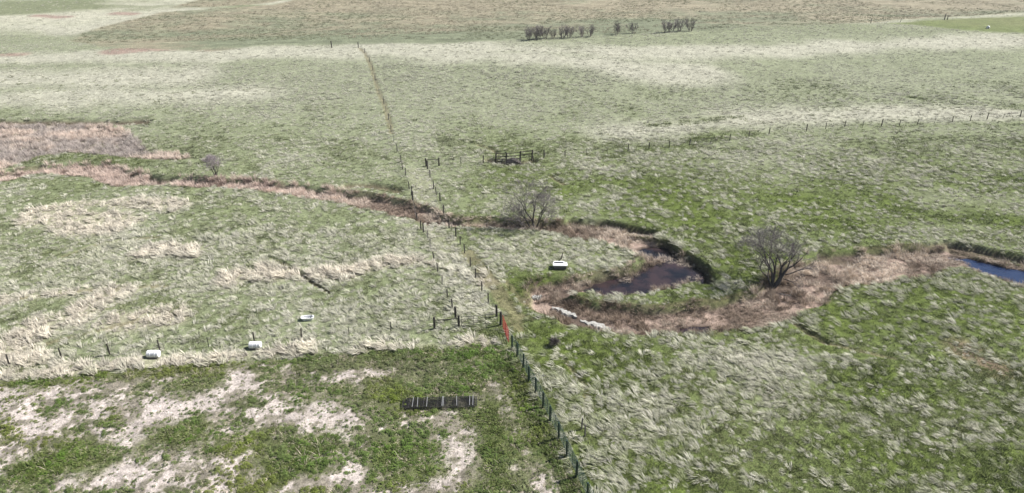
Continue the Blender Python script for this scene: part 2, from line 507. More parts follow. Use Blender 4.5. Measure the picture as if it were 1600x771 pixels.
M = {
    'ground': ground_mat('pasture_soil_and_turf'),
    'pen': ground_mat('trampled_pen_soil'),
    'field': ground_mat('crop_stubble', True),
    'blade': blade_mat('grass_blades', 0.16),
    'post': noise_mat('weathered_dark_wood', (0.028, 0.024, 0.020), (0.075, 0.066, 0.056), 14, 0.9, 0.4),
    'postgrey': noise_mat('grey_weathered_wood', (0.10, 0.09, 0.08), (0.22, 0.20, 0.18), 12, 0.9, 0.4),
    'steelpost': noise_mat('dark_painted_steel', (0.02, 0.025, 0.02), (0.05, 0.055, 0.045), 20, 0.6),
    'wire': noise_mat('galvanised_wire', (0.16, 0.155, 0.15), (0.28, 0.27, 0.26), 6, 0.5, 0, 0.6),
    'greenpipe': noise_mat('dark_green_pipe', (0.022, 0.050, 0.040), (0.05, 0.085, 0.07), 10, 0.45),
    'redpipe': noise_mat('red_painted_pipe', (0.20, 0.014, 0.012), (0.32, 0.03, 0.024), 10, 0.5),
    'gatepipe': noise_mat('grey_steel_pipe', (0.03, 0.03, 0.03), (0.09, 0.088, 0.085), 9, 0.5, 0, 0.3),
    'rustpipe': noise_mat('dark_weathered_pipe', (0.022, 0.021, 0.022), (0.06, 0.056, 0.056), 9, 0.6, 0, 0.2),
    'white': noise_mat('white_plastic', (0.74, 0.74, 0.75), (0.84, 0.84, 0.84), 5, 0.45),
    'offwhite': noise_mat('stained_white_plastic', (0.60, 0.60, 0.58), (0.80, 0.80, 0.79), 6, 0.5),
    'dark': noise_mat('black_rubber_and_openings', (0.008, 0.008, 0.009), (0.02, 0.02, 0.021), 9, 0.7),  # black for rubber, and for openings with their shade put into colour
    'bark': noise_mat('grey_bark', (0.035, 0.030, 0.028), (0.11, 0.098, 0.092), 7, 0.95, 0.6),
    'twig': noise_mat('bare_twigs', (0.15, 0.13, 0.128), (0.27, 0.24, 0.235), 3, 0.9),
    'twigpale': noise_mat('pale_violet_twigs', (0.24, 0.20, 0.215), (0.38, 0.33, 0.345), 3, 0.9),
    'bush': noise_mat('dry_bush_twigs', (0.05, 0.04, 0.04), (0.12, 0.10, 0.095), 6, 0.9),
    'shrubstem': noise_mat('brown_grey_stems', (0.15, 0.125, 0.115), (0.26, 0.225, 0.21), 4, 0.9),
    'deadwood': noise_mat('bleached_deadwood', (0.26, 0.24, 0.21), (0.46, 0.43, 0.39), 8, 0.9),
    'gravel': noise_mat('pale_grey_gravel', (0.27, 0.26, 0.24), (0.47, 0.46, 0.43), 5, 0.95, 0.9),
}
def water_mat(name, c, tint):
    m, nt, b = new_mat(name)
    b.inputs['Base Color'].default_value = (*c, 1)
    b.inputs['Roughness'].default_value = 0.06
    b.inputs['IOR'].default_value = 1.333
    tc = nt.nodes.new('ShaderNodeNewGeometry')
    n = nt.nodes.new('ShaderNodeTexNoise')
    n.inputs['Scale'].default_value = 0.35
    n.inputs['Detail'].default_value = 3
    nt.links.new(tc.outputs['Position'], n.inputs['Vector'])
    r = nt.nodes.new('ShaderNodeValToRGB')
    r.color_ramp.elements[0].position = 0.38
    r.color_ramp.elements[1].position = 0.62
    r.color_ramp.elements[0].color = (*c, 1)
    r.color_ramp.elements[1].color = (*tint, 1)
    nt.links.new(n.outputs['Fac'], r.inputs['Fac'])
    nt.links.new(r.outputs['Color'], b.inputs['Base Color'])
    w = nt.nodes.new('ShaderNodeTexNoise')
    w.inputs['Scale'].default_value = 5
    nt.links.new(tc.outputs['Position'], w.inputs['Vector'])
    bp = nt.nodes.new('ShaderNodeBump')
    bp.inputs['Strength'].default_value = 0.08
    bp.inputs['Distance'].default_value = 0.05
    nt.links.new(w.outputs['Fac'], bp.inputs['Height'])
    nt.links.new(bp.outputs['Normal'], b.inputs['Normal'])
    return m
M['water'] = water_mat('muddy_pond_water', (0.010, 0.011, 0.016), (0.045, 0.030, 0.032))
M['water_sky_blue'] = water_mat('sky_tinted_pond_water', (0.012, 0.026, 0.070), (0.016, 0.032, 0.082))  # blue sky reflection strengthened by putting it into the water colour

# ------------------------------------------------------------------ ground
STRAW = np.array([0.56, 0.54, 0.45])
TANC = np.array([0.605, 0.545, 0.45])
FRESH = np.array([0.094, 0.124, 0.031])
OLIVE = np.array([0.108, 0.135, 0.048])
GREYG = np.array([0.190, 0.205, 0.125])
SOIL = np.array([0.42, 0.37, 0.338])
MUD = np.array([0.10, 0.075, 0.060])
REED = np.array([0.44, 0.335, 0.275])
BANK = np.array([0.105, 0.085, 0.055])

def lerp(a, b, t):
    return a + (b - a) * t[:, None]

def drier(x, y):
    """the pasture left of the lane and the far slope are drier and greyer than the creek side"""
    return np.maximum(sstep(2, -14, x), 0.75 * sstep(105, 165, y))

def ground_tint(x, y, z):
    n = x.size
    g = z['g']
    c = np.repeat(GREYG[None], n, 0)
    c = lerp(c, OLIVE, sstep(0.15, 0.6, g))
    c = lerp(c, FRESH, sstep(0.62, 1.0, g))
    c = lerp(c, np.array([0.200, 0.220, 0.135]), 0.62 * drier(x, y))
    c = lerp(c, np.array([0.33, 0.30, 0.225]), 0.6 * z['tan'])
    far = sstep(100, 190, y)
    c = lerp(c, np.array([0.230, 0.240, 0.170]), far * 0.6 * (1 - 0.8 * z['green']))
    c = lerp(c, np.array([0.385, 0.37, 0.305]), 0.7 * z['pale'])
    vf = sstep(235, 300, y)
    fn = 0.6 * fbm(x * 0.55, y, 46, 95, 4) + 0.4 * fbm(x * 0.4, y, 14, 96, 3)
    c = lerp(c, lerp(np.repeat(np.array([0.17, 0.185, 0.11])[None], n, 0), np.array([0.38, 0.37, 0.29]), sstep(0.38, 0.62, fn)), vf * (1 - 0.6 * z['pale']))
    # pen: bare pale soil with weeds
    pm = 1 - sstep(-0.5, 0.4, z['pen'])
    soil = 0.45 * fbm(x, y, 5.5, 81, 4) + 0.55 * fbm(x, y, 1.3, 82, 4) + 0.15 * z['dirt'] - 0.25 * z['green']
    pc = np.repeat(np.array([0.105, 0.110, 0.060])[None], n, 0)
    pc = lerp(pc, np.array([0.20, 0.18, 0.145]), sstep(0.45, 0.57, soil))
    fine = 0.35 * fbm(x, y, 5.5, 81, 4) + 0.65 * fbm(x, y, 0.95, 84, 3) + 0.13 * z['dirt'] - 0.25 * z['green']
    pc = lerp(pc, SOIL, sstep(0.52, 0.62, fine))
    pc = lerp(pc, FRESH * 0.9, 0.8 * z['green'])
    c = lerp(c, pc, pm)
    # creek bed, marsh and banks
    bank = (1 - sstep(0.0, 0.9, np.abs(z['csd'] - 0.0)))
    c = lerp(c, BANK, 0.65 * bank * (fbm(x, y, 5, 83, 2) > 0.42))
    inn = 1 - sstep(-1.1, -0.2, z['csd'])
    cc = lerp(np.repeat(MUD[None], n, 0), REED * 0.68, sstep(0.38, 0.62, fbm(x, y, 3, 85, 3)))
    c = lerp(c, cc, inn)
    mm = 1 - sstep(-1.5, 1.0, z['msd'])
    mc = lerp(np.repeat(np.array([0.25, 0.205, 0.17])[None], n, 0), np.array([0.42, 0.355, 0.30]), sstep(0.42, 0.62, fbm(x, y * 1.6, 9, 87, 3)))
    c = lerp(c, mc, mm * (1 - 0.85 * z['green']))
    pd = 1 - sstep(-0.2, 0.7, z['pond'])
    c = lerp(c, MUD * 0.6, pd)
    c = lerp(c, np.array([0.16, 0.14, 0.085]), 0.7 * z['trail'])
    c = lerp(c, np.array([0.095, 0.075, 0.055]), 0.85 * sstep(0.25, 0.7, z['cut']))  # deep cuts in dark earth, with the bank shadow put into the colour
    c = lerp(c, np.array([0.24, 0.16, 0.135]), 0.75 * z['rust'])
    # crop field beyond the crest
    fm = 1 - sstep(-2.5, 2.0, z['field'])
    t = 0.5 * fbm(x, y, 70, 91, 3) + 0.3 * fbm(x * 0.3 + y * 0.1, y, 14, 93, 3) + 0.2 * fbm(x, y, 5, 94, 3)
    edge = sstep(-42, -6, z['field'])
    t = t - 0.08 * edge + 0.10 * sstep(260, 380, y)
    fc = lerp(np.repeat(np.array([0.160, 0.175, 0.115])[None], n, 0), np.array([0.245, 0.218, 0.155]), sstep(0.36, 0.62, t))
    c = lerp(c, fc, fm)
    gm = 1 - sstep(-2.5, 2.0, z['gfield'])
    c = lerp(c, lerp(np.repeat(np.array([0.165, 0.165, 0.085])[None], n, 0), np.array([0.12, 0.155, 0.055]), fbm(x, y, 25, 97, 3)), gm)
    return c

def struct(o, label=None, cat=None):
    o['kind'] = 'structure'
    if label:
        o['label'] = label
    if cat:
        o['category'] = cat
    return o

def grid_sheet():
    th = np.linspace(math.radians(52), math.radians(4.6), 600)
    ys = CAM_H / np.tan(th)
    ys = np.concatenate([[-3000, -600, -150, -40, -8, 8, 18, 26], ys, [640, 760, 950, 1300, 1900, 3000, 4800]])
    s = np.linspace(-1.06, 1.06, 760)
    cols = np.concatenate([[-40, -12, -5, -2.6, -1.7, -1.3], s, [1.3, 1.7, 2.6, 5, 12, 40]])
    rr = np.where(ys < 30, 30, ys)
    wid = np.where(rr > 60, 1 - 0.24 * sstep(60, 200, rr), 1.0)
    X = cols[None, :] * (rr * wid)[:, None]
    X = np.clip(X, -4500, 4500)
    Y = np.repeat(ys[:, None], cols.size, 1)
    return X, Y

def mesh_from(name, V, F, mat, attrs=None, smooth=True):
    me = bpy.data.meshes.new(name)
    nv, nf = len(V), len(F)
    me.vertices.add(nv)
    me.vertices.foreach_set('co', np.asarray(V, np.float32).ravel())
    k = F.shape[1]
    me.loops.add(nf * k)
    me.loops.foreach_set('vertex_index', F.astype(np.int32).ravel())
    me.polygons.add(nf)
    me.polygons.foreach_set('loop_start', np.arange(0, nf * k, k, dtype=np.int32))
    me.update(calc_edges=True)
    me.polygons.foreach_set('use_smooth', np.full(nf, smooth))
    for nm, c in (attrs or {}).items():
        a = me.attributes.new(nm, 'FLOAT_COLOR', 'POINT')
        a.data.foreach_set('color', np.concatenate([c, np.ones((len(c), 1))], 1).astype(np.float32).ravel())
    me.materials.append(mat)
    me.update()
    return me

def build_ground():
    X, Y = grid_sheet()
    r, c = X.shape
    x, y = X.ravel(), Y.ravel()
    z = zones(x, y)
    h = carve(x, y, z)
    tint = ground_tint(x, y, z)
    V = np.stack([x, y, h], 1)
    idx = np.arange(r * c).reshape(r, c)
    F = np.stack([idx[:-1, :-1], idx[:-1, 1:], idx[1:, 1:], idx[1:, :-1]], -1).reshape(-1, 4)
    fpen = (z['pen'][F].mean(1) < 0)
    ffield = (z['field'][F].mean(1) < 0) & ~fpen
    fgf = (z['gfield'][F].mean(1) < 0) & ~fpen & ~ffield
    for nm, sel, mat in (('ground', ~(fpen | ffield | fgf), M['ground']), ('pen_ground', fpen, M['pen']),
                         ('stubble_field', ffield, M['field']), ('green_field', fgf, M['ground'])):
        f = F[sel]
        u, inv = np.unique(f, return_inverse=True)
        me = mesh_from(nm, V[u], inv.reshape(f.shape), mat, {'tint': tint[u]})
        o = bpy.data.objects.new(nm, me)
        col.objects.link(o)
        struct(o)
build_ground()

def water(name, area, mat, drop, grow=1.3):
    p = area.p
    c = p.mean(0)
    n = len(p)
    q = p + (p - c) / np.linalg.norm(p - c, axis=1)[:, None] * grow
    zz = float(np.min(relief(p[:, 0], p[:, 1]))) - drop
    V = [(0, 0, 0)] + [(a - c[0], b - c[1], 0) for a, b in q]
    F = [(0, i + 1, (i + 1) % n + 1) for i in range(n)]
    me = bpy.data.meshes.new(name)
    me.from_pydata(V, [], F)
    me.materials.append(mat)
    o = bpy.data.objects.new(name, me)
    o.location = (c[0], c[1], zz)
    col.objects.link(o)
    struct(o)
    return zz
WZ = [water('pond_water', pond_a, M['water'], 1.16), water('pond_water', pond_b, M['water'], 1.16), water('pond_water', pond_c, M['water_sky_blue'], 1.16),
      water('pond_water', pond_d, M['water'], 1.2, 0.6)]

# ------------------------------------------------------------------ grass, reeds and weeds (uncountable)
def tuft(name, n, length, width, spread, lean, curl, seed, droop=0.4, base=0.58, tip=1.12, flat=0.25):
    r = random.Random(seed)
    V, F, S = [], [], []
    for i in range(n):
        a = r.uniform(0, 2 * math.pi)
        d = spread * math.sqrt(r.random())
        bx, by = d * math.cos(a), d * math.sin(a)
        L = length * r.uniform(0.55, 1.1)
        ox = lean[0] + curl * math.cos(a) * (0.3 + d / max(spread, .01)) + r.uniform(-.3, .3)
        oy = lean[1] + curl * math.sin(a) * (0.3 + d / max(spread, .01)) + r.uniform(-.3, .3)
        v = Vector((ox, oy, 1)).normalized()
        p0 = Vector((bx, by, -0.04))
        p1 = p0 + v * L * 0.55
        v2 = Vector((v.x * 1.6, v.y * 1.6, v.z * (1 - droop))).normalized()
        p2 = p1 + v2 * L * 0.5
        sd = Vector((-v.y + r.gauss(0, flat), v.x + r.gauss(0, flat), r.gauss(0, .25)))
        if sd.length < 1e-3:
            sd = Vector((1, 0, 0))
        sd = sd.normalized() * width * r.uniform(.6, 1.3)
        k = len(V)
        V += [tuple(p0 - sd * .5), tuple(p0 + sd * .5), tuple(p1 + sd * .6), tuple(p1 - sd * .6), tuple(p2)]
        F += [(k, k + 1, k + 2), (k, k + 2, k + 3), (k + 3, k + 2, k + 4)]
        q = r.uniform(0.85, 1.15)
        S += [base * q, base * q, q, q, tip * q]  # blades painted darker at the root, shade between tufts put into colour
    S = np.array(S)
    return mesh_from(name, np.array(V), np.array(F), M['blade'], {'shade': np.stack([S, S, S], 1)}, False)

def leafy(name, n, rad, h, leaf, seed):
    """low broad-leaved weed"""
    r = random.Random(seed)
    V, F, S = [], [], []
    for i in range(n):
        a = r.uniform(0, 2 * math.pi)
        d = rad * math.sqrt(r.random())
        z = h * (1 - (d / rad) ** 2) * r.uniform(0.3, 1.0) + 0.02
        c = Vector((d * math.cos(a), d * math.sin(a), z))
        b = r.uniform(0, 6.28)
        t = Vector((math.cos(b), math.sin(b), r.uniform(-.2, .7))) * leaf * r.uniform(.6, 1.3)
        s = Vector((-math.sin(b), math.cos(b), r.uniform(-.3, .3))) * leaf * .45
        k = len(V)
        V += [tuple(c - t), tuple(c + s), tuple(c + t), tuple(c - s)]
        F += [(k, k + 1, k + 2), (k, k + 2, k + 3)]
        S += [r.uniform(.75, 1.2)] * 4
    S = np.array(S)
    return mesh_from(name, np.array(V), np.array(F), M['blade'], {'shade': np.stack([S, S, S], 1)}, False)

def tuft_collection(name, meshes):
    c = bpy.data.collections.new(name)
    for i, me in enumerate(meshes):
        o = bpy.data.objects.new('%s_%02d' % (name, i), me)
        c.objects.link(o)
    return c

def scatter(name, P, rot, scl, idx, tint, coll, label, cat):
    me = bpy.data.meshes.new(name)
    me.vertices.add(len(P))
    me.vertices.foreach_set('co', P.astype(np.float32).ravel())
    a = me.attributes.new('rot', 'FLOAT_VECTOR', 'POINT'); a.data.foreach_set('vector', rot.astype(np.float32).ravel())
    a = me.attributes.new('scl', 'FLOAT_VECTOR', 'POINT'); a.data.foreach_set('vector', scl.astype(np.float32).ravel())
    a = me.attributes.new('idx', 'INT', 'POINT'); a.data.foreach_set('value', idx.astype(np.int32))
    a = me.attributes.new('tint', 'FLOAT_COLOR', 'POINT')
    a.data.foreach_set('color', np.concatenate([tint, np.ones((len(P), 1))], 1).astype(np.float32).ravel())
    o = bpy.data.objects.new(name, me)
    col.objects.link(o)
    me.materials.append(M['blade'])
    ng = bpy.data.node_groups.new(name + '_spread', 'GeometryNodeTree')
    ng.interface.new_socket('Geometry', in_out='INPUT', socket_type='NodeSocketGeometry')
    ng.interface.new_socket('Geometry', in_out='OUTPUT', socket_type='NodeSocketGeometry')
    N = ng.nodes.new
    gi, go = N('NodeGroupInput'), N('NodeGroupOutput')
    ci = N('GeometryNodeCollectionInfo')
    ci.inputs['Collection'].default_value = coll
    ci.inputs['Separate Children'].default_value = True
    ci.inputs['Reset Children'].default_value = True
    iop = N('GeometryNodeInstanceOnPoints')
    iop.inputs['Pick Instance'].default_value = True
    def named(nm, typ):
        n = N('GeometryNodeInputNamedAttribute')
        n.data_type = typ
        n.inputs['Name'].default_value = nm
        return n.outputs['Attribute']
    L = ng.links.new
    L(gi.outputs[0], iop.inputs['Points'])
    L(ci.outputs[0], iop.inputs['Instance'])
    L(named('idx', 'INT'), iop.inputs['Instance Index'])
    e2r = N('FunctionNodeEulerToRotation')
    L(named('rot', 'FLOAT_VECTOR'), e2r.inputs[0])
    L(e2r.outputs[0], iop.inputs['Rotation'])
    L(named('scl', 'FLOAT_VECTOR'), iop.inputs['Scale'])
    L(iop.outputs[0], go.inputs[0])
    md = o.modifiers.new('spread', 'NODES')
    md.node_group = ng
    o['kind'] = 'stuff'
    o['label'] = label
    o['category'] = cat
    return o

def fan_points(bands):
    xs, ys = [], []
    for y0, y1, dens in bands:
        s = lambda y: 0.70 + 15.0 / y
        area = (y1 - y0) * 2 * 0.5 * (y0 * s(y0) + y1 * s(y1))
        n = int(area * dens)
        yy = np.sqrt(rng.uniform(y0 * y0, y1 * y1, n))
        xx = rng.uniform(-1, 1, n) * yy * s(yy)
        xs.append(xx); ys.append(yy)
    return np.concatenate(xs), np.concatenate(ys)

CLEAR = [(241, 560, 1.15), (399.5, 545, 1.0), (481, 502, 0.95), (875, 421, 1.2)]      # trampled round the drums, trough and waterer
def grass():
    LEANV = (-1.25, 0.85)
    straw = [tuft('straw_tuft', 30, 0.66, 0.027, 0.27, LEANV, 0.5, s) for s in (1, 2, 3, 4)]
    tall = [tuft('tall_straw', 36, 0.95, 0.038, 0.26, (-0.85, 0.45), 0.3, s, 0.5) for s in (5, 6)]
    short = [tuft('short_grass', 26, 0.24, 0.030, 0.26, (-0.6, 0.3), 0.6, s, 0.2, 0.75) for s in (7, 8, 9)]
    coll = tuft_collection('grass_tufts', straw + tall + short)          # 0-3, 4-5, 6-8
    P, R, S, I, T = [], [], [], [], []
    def add(x, y, zz, idx, sc, tint, jitter=0.45):
        n = x.size
        P.append(np.stack([x, y, zz], 1))
        R.append(np.stack([rng.uniform(-.1, .1, n), rng.uniform(-.1, .1, n), rng.normal(0, jitter, n)], 1))
        S.append(sc[:, None] * np.stack([rng.uniform(.8, 1.25, n), rng.uniform(.8, 1.25, n), rng.uniform(.7, 1.2, n)], 1))
        I.append(idx); T.append(tint)
    # bleached bunch grass
    x, y = fan_points([(34, 62, 7.5), (62, 95, 5.2), (95, 140, 3.0), (140, 200, 1.9), (200, 275, 1.0), (275, 420, 0.16)])
    z = zones(x, y)
    al, ac = -0.81 * x + 0.59 * y, 0.59 * x + 0.81 * y
    clump = fbm(al * 0.5, ac, 1.6, 101, 3)
    clump2 = fbm(x, y, 9, 103, 3)
    pr = 0.16 + 0.84 * sstep(0.34, 0.66, clump * 0.6 + clump2 * 0.4 + 0.30 * (0.5 - z['g'])) * (1 - 0.5 * z['green'])
    pr = np.maximum(pr, np.maximum(z['tan'] * 0.95, 0.5 * (z['lane'] < 0)))
    ok = (z['pen'] > -0.1) & (z['csd'] > 0.1) & (z['pond'] > 0.6) & (z['field'] > 0) & (z['gfield'] > 0) & (z['msd'] > 0)
    pr = pr * (1 - 0.85 * z['trail']) * (1 - 0.65 * z['pale'] * sstep(120, 190, y))
    for u, v, r in CLEAR:
        cx, cy = at(u, v)
        ok &= np.hypot(x - cx, (y - cy) * 0.8) > r
    k = ok & (rng.random(x.size) < pr)
    x, y = x[k], y[k]
    z = {q: v[k] for q, v in z.items()}
    hz = carve(x, y, z)
    n = x.size
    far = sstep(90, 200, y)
    t = rng.random(n)
    tint = np.repeat(STRAW[None], n, 0)
    tint = lerp(tint, TANC, np.clip(z['tan'] * 0.8 * (z['lane'] > 0) + 0.25 * (fbm(x, y, 12, 107, 2) - .4), 0, 1))
    tint = lerp(tint, np.array([0.25, 0.275, 0.145]), np.clip(0.95 * t * (0.35 + z['g']) - 0.5 * z['tan'], 0, 1))
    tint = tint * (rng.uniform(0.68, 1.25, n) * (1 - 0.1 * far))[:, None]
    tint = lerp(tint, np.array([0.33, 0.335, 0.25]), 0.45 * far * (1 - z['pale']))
    tallsel = (z['tan'] > 0.5) & (rng.random(n) < 0.75)
    idx = np.where(tallsel, rng.integers(4, 6, n), rng.integers(0, 4, n))
    sc = (0.38 + 0.95 * rng.random(n) ** 1.8) * (1 - 0.05 * far) * (0.55 + 0.9 * fbm(x, y, 24, 109, 3))
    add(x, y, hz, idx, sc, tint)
    # short green turf between
    x, y = fan_points([(34, 60, 8.0), (60, 95, 4.5), (95, 140, 2.2), (140, 190, 0.8)])
    z = zones(x, y)
    pr = sstep(0.2, 0.75, z['g']) * 0.9 + 0.1
    pr = np.where(z['pen'] < 0, 0.05 + 0.7 * z['green'], pr)
    ok = (z['csd'] > 0.0) & (z['pond'] > 0.6) & (z['field'] > 0)
    k = ok & (rng.random(x.size) < pr * (1 - 0.6 * z['trail']))
    x, y = x[k], y[k]
    z = {q: v[k] for q, v in z.items()}
    n = x.size
    tint = lerp(np.repeat(np.array([0.18, 0.195, 0.085])[None], n, 0), np.array([0.120, 0.158, 0.038]), np.clip(sstep(0.4, 1.0, z['g']) * rng.uniform(.5, 1.2, n), 0, 1))
    tint = tint * rng.uniform(0.7, 1.3, n)[:, None]
    tint = lerp(tint, np.array([0.215, 0.235, 0.135]), 0.6 * drier(x, y) * (z['pen'] > 0) * (1 - 0.5 * z['green']))
    rank = (rng.random(n) < 0.35 * sstep(0.55, 0.7, fbm(x, y, 2.5, 119, 3)))
    tint = tint * np.where(rank, 0.62, 1.0)[:, None]
    tallgreen = np.where((z['green'] > 0.6) | rank, 1.5, 1.0)
    add(x, y, carve(x, y, z), rng.integers(6, 9, n), rng.uniform(.7, 1.3, n) * tallgreen * (1 + 0.5 * sstep(80, 160, y)), tint, 2.0)
    print('grass tufts', sum(len(p) for p in P))
    scatter('grass', np.concatenate(P), np.concatenate(R), np.concatenate(S), np.concatenate(I), np.concatenate(T), coll,
            'bleached bunch grass and green turf covering the whole pasture', 'grass')

BARS = [[(862, 482), (878, 487), (892, 493), (902, 498)], [(906, 503), (925, 507), (942, 512), (955, 516)], [(831, 469), (838, 466), (846, 464)]]
def reeds():
    up = [tuft('reed_tuft', 26, 1.05, 0.030, 0.30, (-0.40, 0.2), 0.3, s, 0.3, 0.65) for s in (21, 22, 23)]
    low = [tuft('flat_reed', 28, 0.75, 0.034, 0.32, (-0.7, 0.2), 0.9, s, 0.8, 0.8) for s in (24, 25)]
    coll = tuft_collection('reed_tufts', up + low)
    x, y = fan_points([(50, 105, 7.0), (105, 160, 4.5), (160, 190, 2.5)])
    cs = creek.sd(x, y)
    ms = marsh.sd(x, y)
    k = (cs < 1.0) | (ms < 1.5)
    x, y = x[k], y[k]
    z = zones(x, y)
    tallm = fbm(x, y, 7, 111, 3)
    edge = z['pond'] < 0.35
    inm = z['msd'] < 0
    pr = np.where(z['csd'] < 0.1, sstep(0.28, 0.5, fbm(x, y, 2.5, 113, 3)), 0.0)
    pr = np.maximum(pr, np.where(inm, 0.75 * (1 - 0.8 * z['green']), 0))
    pr = np.where(z['pond'] < 0.15, 0.0, pr)
    # a belt of standing reeds in the shallow end between the two pools, and along the pond's near edge
    belt = Stroke([(975, 440, 0.5), (1000, 418, 1.2), (1015, 409, 1.2), (1045, 408, 1.0), (1075, 414, 0.5)], 1, POND_DZ).sd(x, y)
    belt2 = Stroke([(1020, 453, 0.3), (1045, 452, 0.6), (1075, 446, 0.7), (1086, 436, 0.8)], 1, POND_DZ).sd(x, y)
    pr = np.maximum(pr, np.where((belt < 0) | (belt2 < 0), 0.6, 0))
    for bar in BARS:
        pr = np.where(Stroke(bar, 0.75, -1.0).sd(x, y) < 0, 0, pr)
    k = rng.random(x.size) < pr
    x, y, tallm = x[k], y[k], tallm[k]
    z = {q: v[k] for q, v in z.items()}
    n = x.size
    a = fbm(x, y, 9, 115, 3)
    tint = lerp(np.repeat(np.array([0.26, 0.20, 0.15])[None], n, 0), np.array([0.64, 0.545, 0.45]), sstep(0.36, 0.6, a))
    left = sstep(-10, -45, x)
    tint = lerp(tint, np.array([0.66, 0.52, 0.46]), 0.6 * left * (z['csd'] < 0.2))
    inm = (z['msd'] < 0) & (z['csd'] > 0)
    mt = lerp(np.repeat(np.array([0.44, 0.385, 0.35])[None], n, 0), np.array([0.66, 0.55, 0.47]), sstep(0.45, 0.62, fbm(x, y * 1.5, 10, 117, 3)))
    mt = lerp(mt, np.array([0.66, 0.56, 0.49]), 0.8 * sstep(-9, -2, z['msd']) * sstep(150, 165, y))
    tint = np.where(inm[:, None], mt, tint)
    tint = tint * rng.uniform(0.65, 1.25, n)[:, None]
    upsel = rng.random(n) < np.clip(0.75 * sstep(0.4, 0.65, tallm) + 0.5 * left, 0, 1)
    idx = np.where(upsel, rng.integers(0, 3, n), rng.integers(3, 5, n))
    sc = rng.uniform(0.6, 1.05, n) * np.where(upsel, 1.0 + 0.25 * left, 0.8)
    rot = np.stack([rng.uniform(-.15, .15, n), rng.uniform(-.15, .15, n), rng.normal(0, 1.0, n)], 1)
    hz = np.maximum(carve(x, y, z), np.where(z['pond'] < 0.5, WZ[0] - 0.12, -99))
    print('reeds', n)
    scatter('reeds', np.stack([x, y, hz], 1), rot, sc[:, None] * rng.uniform(.8, 1.2, (n, 3)), idx, tint, coll,
            'pinkish tan dead reeds filling the winding creek bed', 'reeds')

def weeds():
    lf = [leafy('broad_weed', 46, 0.30, 0.24, 0.075, s) for s in (31, 32, 33)]
    st = [tuft('dry_stalk', 9, 0.8, 0.022, 0.16, (-0.1, 0.0), 0.8, 34, 0.1, 0.9), tuft('trampled_straw', 16, 0.45, 0.028, 0.25, (-0.5, 0), 2.0, 35, 0.9, 0.9)]
    coll = tuft_collection('weed_plants', lf + st)
    x, y = fan_points([(34, 78, 16.0)])
    z = {'pen': pen.sd(x, y)}
    k = z['pen'] < 0.2
    x, y = x[k], y[k]
    z = zones(x, y)
    soil = 0.45 * fbm(x, y, 5.5, 81, 4) + 0.55 * fbm(x, y, 1.3, 82, 4) + 0.15 * z['dirt'] - 0.25 * z['green']
    veg = 1 - sstep(0.49, 0.68, soil)
    cl = fbm(x, y, 1.6, 121, 3)
    pr = np.clip(veg * sstep(0.38, 0.62, cl) * 1.1 + 0.24 + 0.3 * z['green'], 0, 1)
    k = rng.random(x.size) < pr
    x, y = x[k], y[k]
    z = {q: v[k] for q, v in z.items()}
    n = x.size
    u = rng.random(n)
    idx = np.where(u < 0.70, rng.integers(0, 3, n), np.where(u < 0.735, 3, 4))
    gmix = np.clip(fbm(x, y, 4, 123, 3) * 1.6 - 0.45 + 0.5 * z['green'], 0, 1)
    tint = lerp(np.repeat(np.array([0.155, 0.175, 0.08])[None], n, 0), np.array([0.100, 0.172, 0.026]), gmix)
    yl = sstep(0.55, 0.75, fbm(x, y, 6, 125, 2))
    tint = lerp(tint, np.array([0.185, 0.205, 0.03]), 0.5 * yl)
    tint = np.where((idx >= 3)[:, None], np.array([0.46, 0.40, 0.31])[None], tint)
    tint = tint * rng.uniform(0.65, 1.35, n)[:, None]
    rot = np.stack([rng.uniform(-.1, .1, n), rng.uniform(-.1, .1, n), rng.uniform(0, 6.28, n)], 1)
    sc = rng.uniform(0.25, 1.05, n) * (1 + 0.35 * z['green']) * (0.55 + 0.45 * (1 - sstep(0.45, 0.6, 0.45 * fbm(x, y, 5.5, 81, 4) + 0.55 * fbm(x, y, 1.3, 82, 4) + 0.15 * z['dirt'])))
    print('weeds', n)
    scatter('weeds', np.stack([x, y, carve(x, y, z)], 1), rot, sc[:, None] * rng.uniform(.8, 1.2, (n, 3)), idx, tint, coll,
            'low green weeds and trampled straw on the bare pen soil', 'weeds')
def stubble():
    m = [tuft('stubble_clump', 14, 0.45, 0.05, 0.45, (-0.4, 0.1), 0.6, s, 0.3, 0.8) for s in (51, 52)]
    coll = tuft_collection('stubble_clumps', m)
    x, y = fan_points([(235, 420, 0.34)])
    z = {'f': np.minimum(field.sd(x, y), field_b.sd(x, y))}
    k = (z['f'] < -1) & (fbm(x, y, 20, 131, 3) > 0.36)
    x, y = x[k], y[k]
    n = x.size
    z = zones(x, y)
    t = fbm(x, y, 30, 133, 3)
    tint = lerp(np.repeat(np.array([0.17, 0.19, 0.10])[None], n, 0), np.array([0.37, 0.325, 0.24]), np.clip(sstep(0.35, 0.6, t) * 0.8 + rng.uniform(-.3, .4, n), 0, 1))
    tint = tint * rng.uniform(.65, 1.25, n)[:, None]
    rot = np.stack([np.zeros(n), np.zeros(n), rng.uniform(0, 6.28, n)], 1)
    scatter('stubble', np.stack([x, y, carve(x, y, z)], 1), rot, rng.uniform(.8, 1.5, (n, 3)), rng.integers(0, 2, n), tint, coll,
            'tan crop stubble speckling the ploughed field beyond the crest', 'stubble')
    print('stubble', n)
grass()
reeds()
weeds()
stubble()

